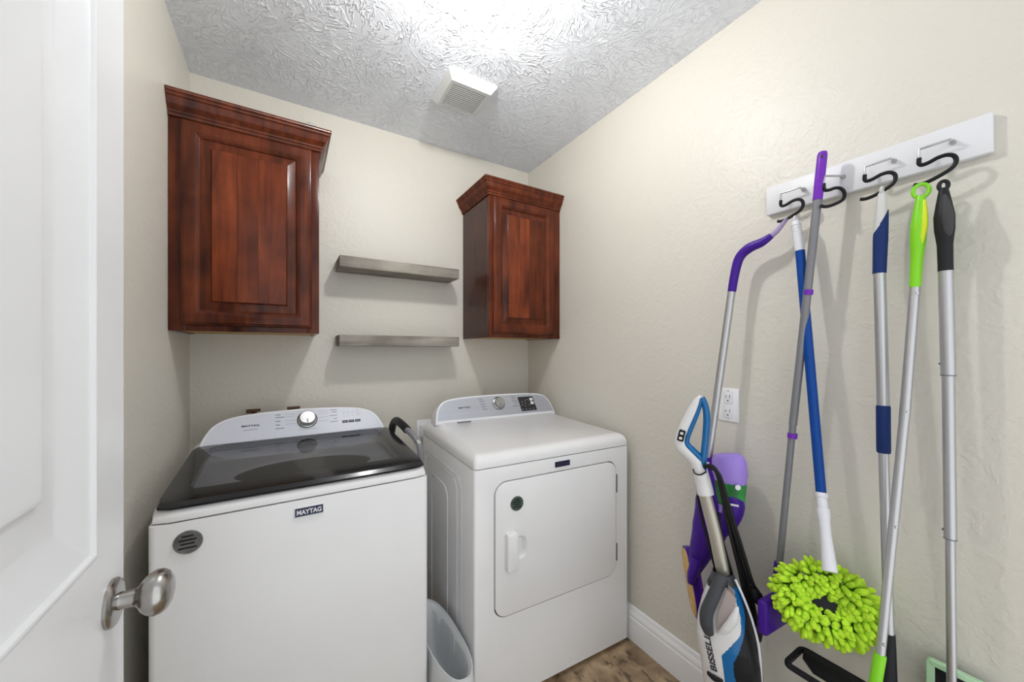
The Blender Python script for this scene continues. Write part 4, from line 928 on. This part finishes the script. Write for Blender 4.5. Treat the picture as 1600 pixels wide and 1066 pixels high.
# carry handle bow, tank window and cup below it
bm = BM(); tube(bm, [(1.0823,0.6036,0.6403), (1.0607,0.6064,0.6161), (1.042,0.6123,0.5822), (1.0293,0.6199,0.5455), (1.0276,0.6188,0.5137), (1.0357,0.6161,0.4866)], [.016, .0165, .017, .018, .0175, .0130], 18, smooth=5, flat=(.8, 1), flatdir=VN); finish('carry_handle', bm, 'vacgrey', VC)
bm = BM(); prism(bm, [((Vector(q)-VB).dot(VL)*-1, q[2]) for q in ((1.046,0.5979,0.5035), (1.0495,0.5908,0.5557), (1.0573,0.5754,0.6179), (1.0649,0.5603,0.6042), (1.0629,0.5644,0.5668), (1.0552,0.5796,0.5298))], VB, -VL, UZ, VN, .040, .078, .004); finish('tank_window', bm, 'tank', VC)
bm = BM(); tube(bm, [(1.0528,0.6,0.4904), (1.0596,0.582,0.5121), (1.068,0.5653,0.5464), (1.0757,0.559,0.5833)], [.004, .012, .012, .004], 14, smooth=4, flat=(.7, 1), flatdir=VN); finish('cup_lip', bm, 'vacwhite', VC)
# lettering running up the shell
tb, tt_ = Vector((1.0477,0.5989,0.3799)), Vector((1.0382,0.6176,0.4735)); tr = (tt_-tb); tl = tr.length; tr.normalize(); tu = VN.cross(tr).normalized()
lt = text_bm('BISSELL', tb, tr, tu, .018, tl, bold=.03)
for v in lt.verts:                                   # wrap the flat lettering on to the curved shell
    z = v.co.z; i = min(range(len(cc)), key=lambda q: abs(cc[q].z-z)); x = max(-.98, min(.98, (v.co-cc[i]).dot(VL)/hh[i]))
    s = (1-abs(x)**2.5)**(1/2.5); v.co += VN*((dd[i]*s+.0035)-(v.co-cc[i]).dot(VN))
finish('lettering', lt, 'printdark', bodyo, smooth=False)
bm = BM(); tube(bm, [(1.048,0.6273,0.3587), (1.0449,0.6066,0.3607), (1.0532,0.5857,0.3619)], [.006, .009, .006], 12, smooth=3, flat=(.6, 1), flatdir=VN); finish('release_button', bm, 'vacblack', bodyo)
# floor head
bot = cc[-1]; fh = VB+VN*.06; 
bm = BM(); prism(bm, rrect(.27, .25, .05, 6), (bot.x+VN.x*.05, bot.y+VN.y*.05, 0), VL, VN, UZ, ZF+.004, ZF+.085, .03); finish('floor_head', bm, 'vacwhite', VC)
# cord: a bundle of strands hung from the upper hook
base = [(1.0886,0.6576,0.9433), (1.0939,0.6428,0.9484), (1.1015,0.6277,0.9282), (1.1092,0.6168,0.8728), (1.1237,0.6059,0.7916), (1.1424,0.5955,0.7093), (1.1638,0.5864,0.6273), (1.1845,0.5786,0.5386), (1.1955,0.5679,0.4645)]
for j, (dx, dz, q) in enumerate(((-.006, .0, 0), (.006, .004, 1), (.0, -.006, 0), (.013, .006, 2))):
    pts = [Vector(p)-VL*dx*(1-.6*math.sin(i*.7))+VN*dz+UZ*(.004*math.sin(i*1.3+j)) for i, p in enumerate(base)]
    if q == 2: pts = pts[:7]+[Vector((1.1917,0.5643,0.5881)), Vector((1.1973,0.553,0.5622))]
    bm = BM(); tube(bm, pts, .0052, 10, smooth=5); finish('cord', bm, 'rubber', VC)
bm = BM(); tube(bm, [(1.1056,0.6951,0.8436), (1.1113,0.6838,0.7699), (1.1193,0.6679,0.6985), (1.1272,0.6523,0.6323)], .0042, 10, smooth=3); finish('cord', bm, 'rubber', VC)
bm = BM(); tube(bm, [(1.1312,0.6486,0.8026), (1.139,0.6333,0.7086), (1.1488,0.6138,0.6275)], .0048, 10, smooth=3); finish('cord', bm, 'rubber', VC)
bm = BM(); tube(bm, [(1.0796,0.6934,0.9312), (1.0718,0.6821,0.9217), (1.079,0.668,0.9206), (1.0911,0.6571,0.9313)], .0022, 8, smooth=4); finish('cord_tie', bm, 'rubber', VC)
bm = BM(); tube(bm, [(1.1829,0.5707,0.5952), (1.1871,0.5622,0.5719), (1.1921,0.5523,0.555)], [.011, .017, .012], 14, smooth=3); finish('plug', bm, 'blackplastic', VC)
bm = BM(); tube(bm, [(1.1917,0.5643,0.4873), (1.1938,0.5601,0.4607), (1.1945,0.5586,0.4385)], [.010, .012, .006], 12); finish('cord_hook', bm, 'vacblack', VC)
bm = BM(); tube(bm, [(1.1938,0.5378,0.5722), (1.1973,0.5309,0.5564), (1.1973,0.5309,0.5266), (1.1945,0.5364,0.5261), (1.1952,0.535,0.5547), (1.1931,0.5391,0.5679)], .0011, 6, smooth=3); finish('twist_tie', bm, 'whitelabel', VC)
